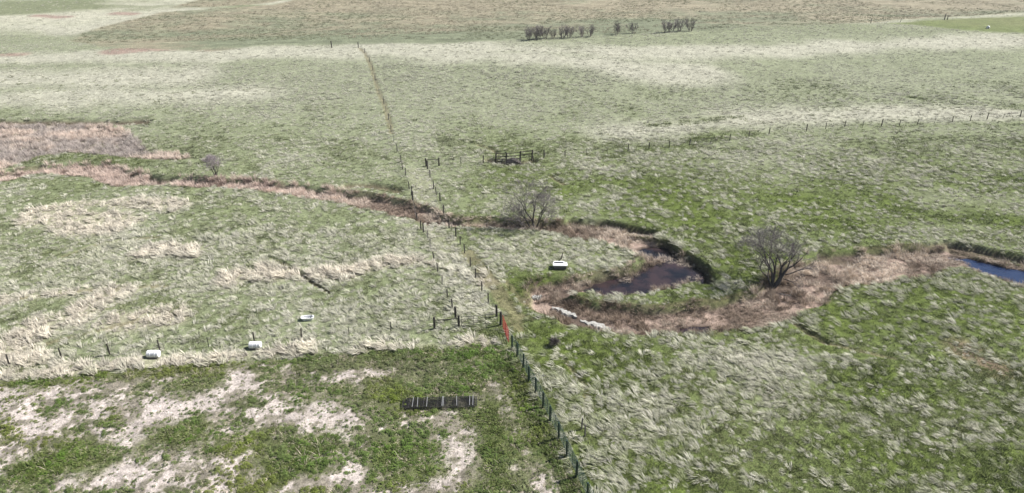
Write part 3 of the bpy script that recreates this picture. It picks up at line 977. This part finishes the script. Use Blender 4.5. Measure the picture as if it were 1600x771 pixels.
# ------------------------------------------------------------------ object helpers
class MB:
    def __init__(s):
        s.v, s.f = [], []
    def box(s, c, h, rot=0.0):
        k = len(s.v)
        ca, sa = math.cos(rot), math.sin(rot)
        for dx in (-1, 1):
            for dy in (-1, 1):
                for dz in (-1, 1):
                    a, b = dx * h[0], dy * h[1]
                    s.v.append((c[0] + a * ca - b * sa, c[1] + a * sa + b * ca, c[2] + dz * h[2]))
        s.f += [tuple(k + i for i in q) for q in ((0, 1, 3, 2), (4, 6, 7, 5), (0, 4, 5, 1), (2, 3, 7, 6), (0, 2, 6, 4), (1, 5, 7, 3))]
        return s
    def tube(s, p0, p1, r0, r1=None, n=6, caps=True):
        r1 = r0 if r1 is None else r1
        p0, p1 = Vector(p0), Vector(p1)
        d = (p1 - p0)
        if d.length < 1e-6:
            return s
        d.normalize()
        a = d.orthogonal().normalized()
        b = d.cross(a)
        k = len(s.v)
        for p, r in ((p0, r0), (p1, r1)):
            for i in range(n):
                t = 2 * math.pi * i / n
                s.v.append(tuple(p + a * (r * math.cos(t)) + b * (r * math.sin(t))))
        for i in range(n):
            j = (i + 1) % n
            s.f.append((k + i, k + j, k + n + j, k + n + i))
        if caps:
            s.f.append(tuple(k + n - 1 - i for i in range(n)))
            s.f.append(tuple(k + n + i for i in range(n)))
        return s
    def mesh(s, name, mat, smooth=False):
        me = bpy.data.meshes.new(name)
        me.from_pydata(s.v, [], s.f)
        me.materials.append(mat)
        if smooth:
            me.polygons.foreach_set('use_smooth', [True] * len(me.polygons))
        me.update()
        return me
    def build(s, name, mat, parent=None, smooth=False):
        return put(name, s.mesh(name, mat, smooth), parent)

def put(name, me, parent=None, loc=None, rot=None, scale=None):
    o = bpy.data.objects.new(name, me)
    col.objects.link(o)
    if parent:
        o.parent = parent
    if loc is not None:
        o.location = loc
    if rot is not None:
        o.rotation_euler = rot
    if scale is not None:
        o.scale = scale
    return o

def thing(name, label, cat, loc, rz=0.0, group=None):
    o = bpy.data.objects.new(name, None)
    o.empty_display_size = 0.3
    col.objects.link(o)
    o.location = loc
    o.rotation_euler = (0, 0, rz)
    o['label'] = label
    o['category'] = cat
    if group:
        o['group'] = group
    return o

def tag(o, label, cat, group=None):
    o['label'] = label
    o['category'] = cat
    if group:
        o['group'] = group
    return o

def copy_tree(o, parent=None):
    c = o.copy()
    col.objects.link(c)
    c.parent = parent
    for ch in list(o.children):
        copy_tree(ch, c)
    return c

def post_mesh(name, r, h, mat, n=9):
    """round post with a slight taper, chamfered top and a sunken foot"""
    mb = MB()
    rings = [(-0.25, r * 1.05), (0.0, r * 1.04), (h * 0.5, r), (h - 0.04, r * 0.97), (h, r * 0.72)]
    for zz, rr in rings:
        for i in range(n):
            t = 2 * math.pi * i / n
            w = 1 + 0.05 * math.sin(3 * t + zz * 4)
            mb.v.append((rr * w * math.cos(t), rr * w * math.sin(t), zz))
    for q in range(len(rings) - 1):
        for i in range(n):
            j = (i + 1) % n
            mb.f.append((q * n + i, q * n + j, (q + 1) * n + j, (q + 1) * n + i))
    mb.f.append(tuple((len(rings) - 1) * n + i for i in range(n)))
    return mb.mesh(name, mat)

def tpost_mesh(name, h, mat):
    """steel T-post: flange, stem and studs"""
    mb = MB()
    mb.box((0, 0, h / 2 - 0.12), (0.045, 0.012, h / 2 + 0.12))
    mb.box((0, 0.032, h / 2 - 0.12), (0.010, 0.0225, h / 2 + 0.12))
    for i in range(9):
        mb.box((0, -0.015, h * (0.15 + 0.095 * i)), (0.014, 0.0055, 0.010))
    return mb.mesh(name, mat)

POST = {
    'w': (post_mesh('post', 0.105, 1.55, M['post']), 1.55),          # wooden line post
    'b': (post_mesh('post', 0.135, 1.62, M['post']), 1.62),          # stout brace post
    't': (tpost_mesh('post', 1.35, M['steelpost']), 1.35),           # steel post
    's': (post_mesh('post', 0.080, 1.45, M['post']), 1.45),          # slender wooden stake
    'g': (post_mesh('post', 0.060, 1.35, M['postgrey']), 1.35),      # grey stake
}

def fence(name, label, pts, strands=(0.35, 0.65, 0.95, 1.2), braces=(), group=None, dz=0.0):
    P = [spot3(q[0], q[1]) for q in pts]
    for p, q in zip(P, pts):
        p.z = float(ground_z(p.x, p.y)[0])
    root = thing(name, label, 'fence', P[0], 0, group)
    O = P[0]
    tops = []
    for p, q in zip(P, pts):
        kind = q[2] if len(q) > 2 else 's'
        me, h = POST[kind]
        tilt = 0.02 if kind == 'b' else 0.05
        put('post', me, root, p - O, (random.gauss(0, tilt), random.gauss(0, tilt), random.uniform(0, 6)))
    for hh in strands:
        mb = MB()
        for a, b in zip(P[:-1], P[1:]):
            a2, b2 = a - O + Vector((0, 0, hh)), b - O + Vector((0, 0, hh))
            mid = (a2 + b2) / 2 - Vector((0, 0, 0.02))
            mb.tube(a2, mid, 0.007, None, 3, False)
            mb.tube(mid, b2, 0.007, None, 3, False)
        mb.build('wire', M['wire'], root)
    for i, j, h1, h2, r in braces:
        a, b = P[i] - O, P[j] - O
        MB().tube(a + Vector((0, 0, h1)), b + Vector((0, 0, h2)), r, None, 8).build('brace_rail', M['post'], root)
    return root, P

# ------------------------------------------------------------------ fences
fence('wire_fence', 'post and wire fence along the dry grass behind the two white drums',
      [(-60, 582), (15, 572), (97, 560), (172, 555), (250, 549), (326, 541, 't'), (398, 536), (471, 530), (546, 526, 't'), (611, 519, 't'), (679, 514, 'b'), (717, 511, 'b')],
      braces=[(10, 11, 1.15, 1.2, 0.05)])
fence('wire_fence', 'left hand wire fence of the straw lane, running up over the far crest',
      [(712, 497.5, 'b'), (707, 482), (699, 466), (691, 445, 'g'), (684, 426), (678, 407.5), (672, 387, 't'), (667.5, 373, 'g'), (661.7, 363, 'w'), (657.8, 358, 'w'), (650, 339, 'w'),
       (645, 313, 'b'), (643, 305, 'w'), (639.5, 296), (633.6, 274.5), (629, 265), (626.7, 254.5), (620.5, 236), (615, 222, 't'), (611, 205), (607, 187), (603, 174, 't'), (600, 162), (592.5, 147, 't'),
       (586, 125), (582.5, 110), (577.5, 96), (570, 83), (560, 75, 'b')])
fence('wire_fence', 'right hand wire fence of the straw lane, from gate to corner brace',
      [(776, 494, 'b'), (763, 474), (753, 456), (743, 435), (735, 417.5), (726, 396), (719, 382), (712.5, 371, 'w'), (705, 361, 'g'), (702, 356, 'w'), (693, 334, 'w'), (687.7, 314, 'w'),
       (682, 305), (677.5, 295.5), (672, 278), (668, 264, 'b')])
fence('wire_fence', 'wire fence from the corner brace to the rail section at the gully',
      [(666, 260, 'b'), (686, 259.5, 'b'), (720, 257, 't'), (755, 255.5, 'w'), (772.5, 252.5, 's')], braces=[(0, 1, 1.3, 1.3, 0.06)])
fence('wire_fence', 'long wire fence crossing the right pasture below the pale hillside',
      [(834, 247.5, 's'), (850, 246, 'b'), (883, 246), (916, 242, 't'), (949, 240, 't'), (981, 237), (1014, 234, 'w'), (1045.5, 231), (1077.5, 227.5), (1110, 224, 't'), (1140, 219.5), (1170, 215),
       (1201, 211, 'w'), (1230, 208, 't'), (1260, 205, 'w'), (1290, 202), (1319.5, 199), (1348, 198, 't'), (1377, 197.5, 'w'), (1405, 197), (1433, 195.5), (1460, 192.5, 't'), (1487.5, 191), (1515.5, 190),
       (1542, 187, 'w'), (1567.5, 185, 't'), (1594, 183, 'w'), (1622, 181), (1650, 179)])

# rail section across the gully with its heap of debris
P = [spot3(u, v) for u, v in ((774.5, 253), (791, 252.5), (812.5, 250.5), (831, 248.5))]
top = max(float(relief(p.x, p.y)) for p in P)
for p in P:
    p.z = top - 0.1
root = thing('rail_fence', 'short dark wooden rail fence bridging the gully above a debris heap', 'fence', P[0])
for p in P:
    put('post', POST['b'][0], root, p - P[0], (random.gauss(0, .03), random.gauss(0, .03), random.random() * 6), (1, 1, 1.2))
for a, b in zip(P[:-1], P[1:]):
    for h in (0.55, 1.15, 1.75):
        MB().tube(a - P[0] + Vector((0, -0.1, h + random.uniform(-.06, .06))), b - P[0] + Vector((0, -0.1, h + random.uniform(-.06, .06))), 0.075, 0.065, 7).build('rail', M['post'], root)
c = spot3(802, 255)
c.z = float(relief(c.x, c.y)) - 0.1
heap = thing('debris_heap', 'rounded heap of flood debris caught under the rail fence', 'debris heap', c)
mb = MB()
nu, nv = 22, 9
rr = random.Random(3)
for j in range(nv + 1):
    for i in range(nu):
        t, f = 2 * math.pi * i / nu, j / nv
        w = 1 + 0.16 * math.sin(3 * t + j) + 0.12 * rr.uniform(-1, 1)
        r = math.cos(f * math.pi / 2) * w
        mb.v.append((1.45 * r * math.cos(t), 0.95 * r * math.sin(t), -0.3 + 1.35 * math.sin(f * math.pi / 2) * (0.94 + 0.1 * rr.random())))
for j in range(nv):
    for i in range(nu):
        mb.f.append((j * nu + i, j * nu + (i + 1) % nu, (j + 1) * nu + (i + 1) % nu, (j + 1) * nu + i))
mb.build('mound', noise_mat('dark_debris', (0.03, 0.026, 0.024), (0.13, 0.11, 0.105), 5, 1.0, 1.0), heap)
mb = MB()
for i in range(150):
    a, e = rr.uniform(0, 6.28), rr.uniform(0.0, 1.2)
    p = Vector((1.5 * math.cos(a) * math.cos(e), 1.0 * math.sin(a) * math.cos(e), -0.25 + 1.35 * math.sin(e)))
    q = p + Vector((rr.uniform(-.9, .9), rr.uniform(-.5, .5), rr.uniform(-.15, .2)))
    mb.tube(p, q, 0.022, 0.012, 4)
mb.build('sticks', M['postgrey'], heap)

# steel panel fence beside the pen
base = [(799.6, 546), (808, 559), (817, 577), (826, 596), (836.6, 614), (848, 637), (859, 660), (872.5, 687.5), (885, 714), (900, 746), (917, 782), (936, 822)]
P = [spot3(u, v) for u, v in base]
root = thing('panel_fence', 'dark green pipe panel fence running down the right edge of the pen', 'fence', P[0])
big = post_mesh('post', 0.085, 1.95, M['greenpipe'], 10)
for p in P:
    put('post', big, root, p - P[0], (random.gauss(0, .012), random.gauss(0, .012), random.random() * 6))
for a, b in zip(P[:-1], P[1:]):
    A, B = a - P[0], b - P[0]
    off = Vector((0.09, 0.05, 0))
    po = None
    for f in (0.5, 0.04, 0.96):
        q = A.lerp(B, f) + off
        up = MB().tube(q + Vector((0, 0, 0.28)), q + Vector((0, 0, 1.80)), 0.026, None, 6).build('upright' if po else 'panel', M['greenpipe'], po or root)
        po = po or up
    for h in (0.28, 0.50, 0.74, 1.00, 1.27, 1.54, 1.80):
        MB().tube(A.lerp(B, 0.02) + off + Vector((0, 0, h)), A.lerp(B, 0.98) + off + Vector((0, 0, h)), 0.024, None, 6).build('rail', M['greenpipe'], po)

# pipe gate and red gate
a, b = spot3(720.5, 511), spot3(778, 506)
gate = thing('pipe_gate', 'grey pipe gate closing the straw lane between dark posts', 'gate', a)
d = b - a
for t, h0, h1, r in ((0.01, .2, 1.4, .028), (.34, .2, 1.4, .02), (.66, .2, 1.4, .02), (.99, .2, 1.4, .028)):
    q = d * t
    MB().tube(q + Vector((0, 0, h0)), q + Vector((0, 0, h1)), r, None, 7).build('upright', M['gatepipe'], gate)
for h, r in ((.2, .026), (.45, .02), (.72, .02), (1.05, .022), (1.4, .03)):
    MB().tube(d * 0.005 + Vector((0, 0, h)), d * 0.995 + Vector((0, 0, h)), r, None, 7).build('rail', M['gatepipe'], gate)
lp = spot3(782.5, 507.5)
tag(put('gate_post', POST['b'][0], None, lp, (0, 0.01, 0), (1.1, 1.1, 1.12)), 'stout dark wooden latch post between pipe gate and red gate', 'post')
a, b = spot3(785.5, 512), spot3(795, 537)
gate = thing('red_gate', 'red pipe gate standing open at the head of the panel fence', 'gate', a)
d = b - a
for t in (0.01, 0.5, 0.99):
    MB().tube(d * t + Vector((0, 0, .2)), d * t + Vector((0, 0, 1.75)), .03, None, 7).build('upright', M['redpipe'], gate)
for h in (.2, .44, .70, .96, 1.22, 1.48, 1.75):
    MB().tube(d * 0.005 + Vector((0, 0, h)), d * 0.995 + Vector((0, 0, h)), .03, None, 7).build('rail', M['redpipe'], gate)

# two loose posts to the right of the panel fence
lone = post_mesh('post', 0.075, 1.35, M['postgrey'])
tag(put('loose_post', lone, None, spot3(908.6, 673), (0.02, 0.03, 1)), 'upper of two grey posts beside the panel fence', 'post')
tag(put('loose_post', lone, None, spot3(914, 683.5), (-0.02, 0.02, 2)), 'lower of two grey posts beside the panel fence', 'post')
tag(put('stake', POST['g'][0], None, spot3(759.5, 350), (0, 0.05, 0)), 'pale stake standing alone on the creek bank left of the tall tree', 'post')
# far posts
for u, v, k, s, lab in ((1475.5, 31, 'b', 1.35, 'taller of the dark post pair at the far track'), (1480, 31.5, 'b', 1.1, 'shorter of the dark post pair at the far track'),
                        (1360.5, 36.5, 'w', 1.1, 'far post at the pale field corner, left of the track'), (1407, 34.5, 'w', 0.9, 'far post on the track verge left of the dark pair'),
                        (518.5, 75, 'b', 1.3, 'short dark post on the crest left of the lane fence end')):
    tag(put('far_post', POST[k][0], None, spot3(u, v), (0, 0.03, u), (s, s, s)), lab, 'post')

# ------------------------------------------------------------------ stacked pipe panels lying in the pen
a, b = spot3(631, 636), spot3(744, 631)
ang = math.atan2(b.y - a.y, b.x - a.x)
Ls = (b - a).length
st = thing('panel_stack', 'black pipe fence panels lying stacked flat on the pen soil', 'panel stack', a.lerp(b, 0.5) + Vector((0, 0.15, 0.0)), ang)
for lay, (sh, sy, rz, z0) in enumerate(((0.0, 0.0, 0.0, 0.10), (-0.25, 0.05, 0.008, 0.20), (0.2, -0.06, -0.010, 0.30), (0.05, 0.02, 0.006, 0.40))[:3]):
    up = None
    for t in (0.02, -0.46, -0.27, 0.24, 0.46):
        bar = MB().box((t * Ls + sh + random.uniform(-.15, .15), sy, z0 + 0.022), (0.03, 0.70, 0.018), rz).build('crossbar' if up else 'panel', M['rustpipe'], up or st)
        up = up or bar
    for k in range(8):
        yy = -0.68 + k * 0.194 + sy
        w = 0.5 * Ls - 0.1
        MB().tube((sh - w, yy - rz * w, z0 + 0.045), (sh + w, yy + rz * w, z0 + 0.045), 0.032, None, 6).build('rail', M['rustpipe'], up)
pale = noise_mat('bare_metal_strap', (0.25, 0.25, 0.25), (0.42, 0.42, 0.42), 5, 0.5, 0, 0.3)
for t in (-0.375, -0.31, -0.18, 0.03, 0.045, 0.23, 0.41, 0.455):
    MB().box((t * Ls, 0.0, 0.395), (0.024, 0.74, 0.012), random.uniform(-.03, .03)).build('strap', pale, st)

# ------------------------------------------------------------------ white drums, trough, waterer
def drum(loc, rz, label):
    o = thing('plastic_drum', label, 'drum', loc, rz, 'white drums by the fence')
    mb = MB()
    n = 26
    L, R = 1.30, 0.40
    prof = [(-L / 2, 0.30), (-L / 2 + 0.02, 0.37), (-L / 2 + 0.07, R), (-0.30, R), (-0.27, R + 0.022), (-0.22, R + 0.022), (-0.19, R), (0.19, R), (0.22, R + 0.022), (0.27, R + 0.022), (0.30, R),
            (L / 2 - 0.07, R), (L / 2 - 0.02, 0.37), (L / 2, 0.30)]
    for x, r in prof:
        for i in range(n):
            t = 2 * math.pi * i / n
            mb.v.append((x, r * math.cos(t), R + r * math.sin(t)))
    for q in range(len(prof) - 1):
        for i in range(n):
            j = (i + 1) % n
            mb.f.append((q * n + i, q * n + j, (q + 1) * n + j, (q + 1) * n + i))
    mb.f.append(tuple(range(n - 1, -1, -1)))
    mb.f.append(tuple((len(prof) - 1) * n + i for i in range(n)))
    mb.build('barrel', M['white'], o)
    MB().tube((L / 2, 0.15, R + 0.12), (L / 2 + 0.03, 0.15, R + 0.12), 0.05, None, 10).build('bung', M['offwhite'], o)
    MB().box((0, -0.36, 0.04), (0.5, 0.05, 0.07)).build('chock', M['postgrey'], o)
    return o
drum(spot3(241, 558) + Vector((0, 0, 0.02)), 0.02, 'nearer white plastic drum lying by the left wire fence')
drum(spot3(399.5, 543) + Vector((0, 0, 0.02)), 0.03, 'farther white plastic drum lying by the wire fence in tall straw')

c = spot3(481, 500)
tr = thing('feed_trough', 'small white open trough lying alone in the left meadow', 'trough', c, 0.12)
mb = MB()
def ring(mb, a, b, z, n=28):
    k = len(mb.v)
    for i in range(n):
        t = 2 * math.pi * i / n
        ct, s2 = math.cos(t), math.sin(t)
        mb.v.append((a * math.copysign(abs(ct) ** .5, ct), b * math.copysign(abs(s2) ** .6, s2), z))
    return k
def skin(mb, ks, n=28):
    for a, b in zip(ks[:-1], ks[1:]):
        for i in range(n):
            j = (i + 1) % n
            mb.f.append((a + i, a + j, b + j, b + i))
ks = [ring(mb, .62, .26, 0.0), ring(mb, .70, .34, .30), ring(mb, .74, .38, .36), ring(mb, .66, .30, .36), ring(mb, .58, .22, .08)]
skin(mb, ks)
mb.f.append(tuple(ks[0] + i for i in range(27, -1, -1)))
mb.f.append(tuple(ks[-1] + i for i in range(28)))
mb.build('basin', M['white'], tr)
mb = MB()
ks = [ring(mb, .745, .385, .33), ring(mb, .77, .41, .34), ring(mb, .77, .41, .385), ring(mb, .64, .28, .385), ring(mb, .64, .28, .365)]
skin(mb, ks)
mb.build('rim', M['offwhite'], tr)
MB().box((0.42, 0, 0.40), (0.03, 0.33, 0.02)).build('divider', M['dark'], tr)

c = spot3(875, 419)
wt = thing('stock_waterer', 'white topped cattle waterer with dark slot near the pond', 'waterer', c, -0.02)
MB().box((0, 0, 0.24), (0.82, 0.52, 0.26)).build('base', M['postgrey'], wt)
z0 = 0.56
lid = MB().box((0.0, -0.30, z0), (0.98, 0.32, 0.06)).build('lid', M['white'], wt)
MB().box((-0.12, 0.56, z0), (0.72, 0.11, 0.06)).build('rear_ledge', M['white'], wt)
MB().box((0.70, 0.235, z0), (0.25, 0.205, 0.058)).build('side_ledge', M['offwhite'], wt)
MB().box((-0.89, 0.235, z0), (0.07, 0.205, 0.058)).build('side_ledge', M['offwhite'], wt)
MB().box((-0.18, 0.235, 0.515), (0.62, 0.20, 0.012)).build('water_slot', M['dark'], wt)  # dark sheet below the lid, shade of the open slot put into its colour
p = spot3(876, 409.5)
mb = MB()
q = [Vector((-0.35, -.1, -0.1)), Vector((-.25, 0, .15)), Vector((0.08, .05, .42)), Vector((0.15, .05, .8)), Vector((0.24, .05, 1.3))]
for a, b, r in zip(q[:-1], q[1:], (.09, .085, .075, .065)):
    mb.tube(a, b, r, r * .93, 8)
o = mb.build('bent_post', M['post'])
o.location = p
tag(o, 'dark crooked post standing just behind the cattle waterer', 'post')

# white hutch far on the right
c = spot3(1543.5, 44.5)
h = thing('white_hutch', 'tiny white rounded hutch in the far green field corner', 'hutch', c, 0.4)
h.scale = (0.6, 0.6, 0.6)
mb = MB()
n = 18
for j in range(7):
    for i in range(n):
        t, f = 2 * math.pi * i / n, j / 6
        r = [0.95, .98, .94, .82, .6, .34, .05][j]
        mb.v.append((r * math.cos(t), r * math.sin(t), [-.1, .3, .7, 1.05, 1.3, 1.44, 1.5][j]))
for j in range(6):
    for i in range(n):
        mb.f.append((j * n + i, j * n + (i + 1) % n, (j + 1) * n + (i + 1) % n, (j + 1) * n + i))
mb.build('shell', M['white'], h, True)
MB().box((-0.6, -0.72, 0.40), (0.30, 0.10, 0.42), 0.85).build('doorway', M['dark'], h)  # solid black panel on the shell, the opening's inner shade put into colour

# ------------------------------------------------------------------ trees and shrubs
def limb(mb, p, d, length, r, rnd, segs=4, wander=0.25, rise=0.06, taper=0.45, n=6):
    """a crooked tapering limb; returns the points along it"""
    pts = [(p.copy(), r, d.copy())]
    for i in range(segs):
        d = (d + Vector((rnd.gauss(0, wander), rnd.gauss(0, wander), rnd.gauss(rise, wander * .6)))).normalized()
        q = p + d * (length / segs)
        r2 = r * (1 - (1 - taper) / segs * (1.0 + 0.2 * i))
        mb.tube(p, q, r, r2, n, False)
        p, r = q, r2
        pts.append((p.copy(), r, d.copy()))
    return pts

def tree(name, label, loc, stems, seed, mat_twig, depth=7, low=()):
    """stems: (direction, first length, radius); each forks again and again into ever finer twigs"""
    rnd = random.Random(seed)
    root = thing(name, label, 'tree', loc)
    trunk, crown = MB(), MB()
    def grow(mb, p, d, L, r, lev):
        n = 8 if lev < 2 else (5 if lev < 4 else 3)
        segs = 3 if lev < 4 else 2
        for i in range(segs):
            w = 0.10 + 0.03 * lev
            d = (d + Vector((rnd.gauss(0, w), rnd.gauss(0, w), rnd.gauss(0.05, w)))).normalized()
            q = p + d * (L / segs)
            r2 = r * (0.90 if segs == 3 else 0.84)
            mb.tube(p, q, r, r2, n, False)
            for _ in range((lev >= 1) * (rnd.random() < .5) + (rnd.random() < .1)):                     # short side spur
                sd = (d * 0.6 + Vector((rnd.gauss(0, .6), rnd.gauss(0, .6), rnd.gauss(.1, .5)))).normalized()
                crown.tube(q, q + sd * L * 0.5, max(r2 * .4, .010), .007, 3, False)
            p, r = q, r2
        if lev >= depth:
            return
        kids = 2 if rnd.random() < 0.62 else 3
        for b in range(kids):
            side = Vector((rnd.gauss(0, 1), rnd.gauss(0, 1), rnd.gauss(0, .6)))
            side = (side - d * side.dot(d)).normalized()
            sp = rnd.uniform(0.4, 0.95) if b else rnd.uniform(0.1, 0.4)
            d2 = (d + side * sp + Vector((0, 0, 0.06))).normalized()
            grow(mb if lev < 2 and mb is not trunk else (lm() if lev == 0 else (mb if lev < 3 else crown)), p, d2, L * rnd.uniform(.70, .88), max(r * (0.82 if b == 0 else 0.70), .009), lev + 1)
    limbs = []
    def lm():
        limbs.append(MB())
        return limbs[-1]
    for d, L, r in stems:
        grow(trunk, Vector((0, 0, -.2)), Vector(d).normalized(), L, r, 0)
    for p, d, L, r in low:
        grow(lm(), Vector(p), Vector(d).normalized(), L, r, 3)
    trunk.build('trunk', M['bark'], root, True)
    for m in limbs:
        m.build('limb', M['bark'], root, True)
    crown.build('crown', mat_twig, root)
    return root

tree('bare_tree', 'tall leafless many stemmed tree on the creek bank above the pond', spot3(835, 353),
     [((0.12, 0, 1), 2.2, .22), ((-0.5, -.1, 1), 1.8, .16), ((0.45, .15, 1), 1.8, .15), ((-1.0, .2, .7), 1.5, .12), ((1.0, -.1, .6), 1.3, .10), ((-.3, .5, 1), 1.8, .13), ((-1.1, -.3, .4), 1.1, .08)], 5, M['twig'], 7)
tree('bare_tree', 'leaning leafless tree with dark trunk beside the reed filled bend', spot3(1207, 441),
     [((0.55, -.05, .9), 1.9, .38), ((0.0, .3, 1), 2.2, .20), ((-0.5, 0.1, 1), 2.0, .15), ((.15, .2, 1), 2.5, .2)], 14, M['twig'], 7,
     low=[((1.5, 0, 2.0), (1, -.1, .25), 1.5, .10), ((1.2, -.2, 1.5), (1, -.4, -.1), 1.1, .07)])
tree('bare_tree', 'small pale violet leafless tree on the left creek bank', spot3(338, 277),
     [((-0.1, 0, 1), 1.1, .14), ((-0.7, 0, .9), 1.1, .10), ((0.4, .1, .9), 0.95, .09), ((-.3, .3, 1), 1.05, .09)], 23, M['twigpale'], 7)

# dead branch fallen under the leaning tree
o = MB().tube((-1.0, .35, .10), (0.1, 0, .07), .05, .04, 6).tube((.1, 0, .07), (1.0, .12, .12), .045, .02, 6).tube((.2, 0, .08), (.7, .75, .5), .03, .01, 5).build('fallen_branch', M['deadwood'])
o.location = spot3(1234, 453)
tag(o, 'bleached dead branch lying at the foot of the leaning tree', 'branch')

# round dry bush in the green grass
c = spot3(866, 540)
rr = random.Random(9)
b = thing('round_bush', 'single dark round dry bush in the grass right of the red gate', 'bush', c)
mb, st2 = MB(), MB()
for i in range(420):
    a, e = rr.uniform(0, 6.28), math.asin(rr.uniform(-.15, 1))
    d = Vector((math.cos(a) * math.cos(e), math.sin(a) * math.cos(e), math.sin(e)))
    p0 = d * rr.uniform(.1, .5) * .62
    p0.z += .36
    p1 = d * rr.uniform(.75, 1.1) * .62 + Vector((rr.gauss(0, .09), rr.gauss(0, .09), rr.gauss(0, .06) + .36))
    mb.tube(p0, p1, .011, .006, 3, False)
    q = p1 + Vector((rr.gauss(0, .12), rr.gauss(0, .12), rr.gauss(0, .1)))
    mb.tube(p1, q, .006, .004, 3, False)
for i in range(12):
    a = rr.uniform(0, 6.28)
    st2.tube((0, 0, -.1), (.35 * math.cos(a), .35 * math.sin(a), .5), .025, .012, 5)
st2.build('stem', M['bush'], b)
mb.build('crown', M['bush'], b)

# row of bare shrubs at the edge of the stubble field
def shrub(seed):
    rnd = random.Random(seed)
    root = thing('bare_shrub', '', 'shrub', (0, 0, 0), 0, 'bare shrubs along the stubble field edge')
    st, tw = MB(), MB()
    for s in range(9):
        a = rnd.uniform(0, 6.28)
        sp = rnd.uniform(.05, .6)
        pts = limb(st, Vector((.35 * math.cos(a), .35 * math.sin(a), -.2)), Vector((sp * math.cos(a), sp * math.sin(a), 1)).normalized(), rnd.uniform(3.0, 4.4), .07, rnd, 4, .1, .05, .35, 4)
        for k in range(16):
            i = rnd.randrange(1, len(pts) - 1)
            p = pts[i][0].lerp(pts[i + 1][0], rnd.random())
            d = (pts[i][2] + Vector((rnd.gauss(0, .5), rnd.gauss(0, .5), .2))).normalized()
            q = limb(tw, p, d, rnd.uniform(.7, 1.5), .028, rnd, 2, .15, .05, .4, 3)
            for m in range(3):
                limb(tw, q[1][0], (q[1][2] + Vector((rnd.gauss(0, .5), rnd.gauss(0, .5), .2))).normalized(), rnd.uniform(.4, .8), .018, rnd, 1, .1, .03, .4, 3)
    st.build('stem', M['shrubstem'], root)
    tw.build('crown', M['twig'], root)
    return root
protos = [shrub(41), shrub(42), shrub(43)]
spots = [(827, 62.5, 1.0, 'leftmost bare shrub of the far row'), (835, 62, 1.05, 'second bare shrub from the left of the far row'), (842, 61.5, .85, 'third bare shrub from the left of the far row'),
         (852, 61, .95, 'fourth bare shrub from the left of the far row'), (864, 60.5, .7, 'low thin bare shrub, fifth from the left of the far row'), (879, 59.5, .95, 'sixth bare shrub from the left of the far row'), (889, 59, .95, 'seventh bare shrub from the left of the far row'),
         (910, 58, .8, 'left of two close bare shrubs before the first gap in the far row'), (922, 57, .85, 'right of two close bare shrubs before the first gap in the far row'),
         (963, 54, .95, 'lone bare shrub in the left half of the far row gap'), (990, 52.5, .85, 'lone bare shrub in the right half of the far row gap'),
         (1041, 51, .95, 'first of the four bare shrubs at the right end of the far row'), (1048, 50.5, .95, 'second of the four bare shrubs at the right end of the far row'),
         (1061, 49.5, .95, 'third of the four bare shrubs at the right end of the far row'), (1079, 48.5, 1.0, 'rightmost bare shrub of the far row')]
for i, (u, v, s, lab) in enumerate(spots):
    o = protos[i] if i < 3 else copy_tree(protos[i % 3])
    o.location = spot3(u, v)
    o.rotation_euler = (0, 0, 1.7 * i)
    o.scale = (s * 1.25, s * 1.25, s * 1.0)
    o['label'] = lab

# ------------------------------------------------------------------ pale gravel bars on the lower creek bend
def gravel_bar(pix, w, seed):
    p = wpts(pix, -1.0)
    rnd = random.Random(seed)
    mb = MB()
    rows = []
    N = 16
    m = len(p) - 1
    c = p.mean(0)
    zc = float(np.mean(ground_z(p[:, 0], p[:, 1]))) + 0.08
    for i in range(N + 1):
        f = i / N * m
        k = min(int(f), m - 1)
        q = p[k] + (p[k + 1] - p[k]) * (f - k)
        d = p[k + 1] - p[k]
        d = d / np.hypot(*d)
        nrm = np.array([-d[1], d[0]])
        ww = w * (0.35 + math.sin(math.pi * i / N)) * rnd.uniform(.6, 1.2)
        sh = rnd.uniform(-.2, .2)
        row = []
        for j, s in enumerate((-1, -.55, 0, .55, 1)):
            e = q + nrm * (s * ww + sh)
            row.append(len(mb.v))
            mb.v.append((e[0] - c[0], e[1] - c[1], (.17 if abs(s) < .6 else -.14) + rnd.uniform(-.04, .06)))
        rows.append(row)
    for a, b in zip(rows[:-1], rows[1:]):
        for j in range(4):
            mb.f.append((a[j], b[j], b[j + 1], a[j + 1]))
    o = mb.build('gravel_bar', M['gravel'])
    o.location = (c[0], c[1], zc)
    struct(o)
gravel_bar(BARS[0], 0.55, 1)
gravel_bar(BARS[1], 0.6, 2)
gravel_bar(BARS[2], 0.35, 3)

# ------------------------------------------------------------------ thin spring haze
mb = MB().box((0, 900, 24), (5200, 5200, 40))
hm = bpy.data.materials.new('thin_air')
hm.use_nodes = True
nt = hm.node_tree
nt.nodes.remove(nt.nodes['Principled BSDF'])
pv = nt.nodes.new('ShaderNodeVolumePrincipled')
pv.inputs['Color'].default_value = (0.92, 0.95, 1.0, 1)
pv.inputs['Density'].default_value = 0.00014
pv.inputs['Anisotropy'].default_value = 0.2
nt.links.new(pv.outputs['Volume'], nt.nodes['Material Output'].inputs['Volume'])
o = mb.build('haze', hm)
o['kind'] = 'stuff'
o['label'] = 'thin pale haze over the whole pasture and the far fields'
o['category'] = 'haze'
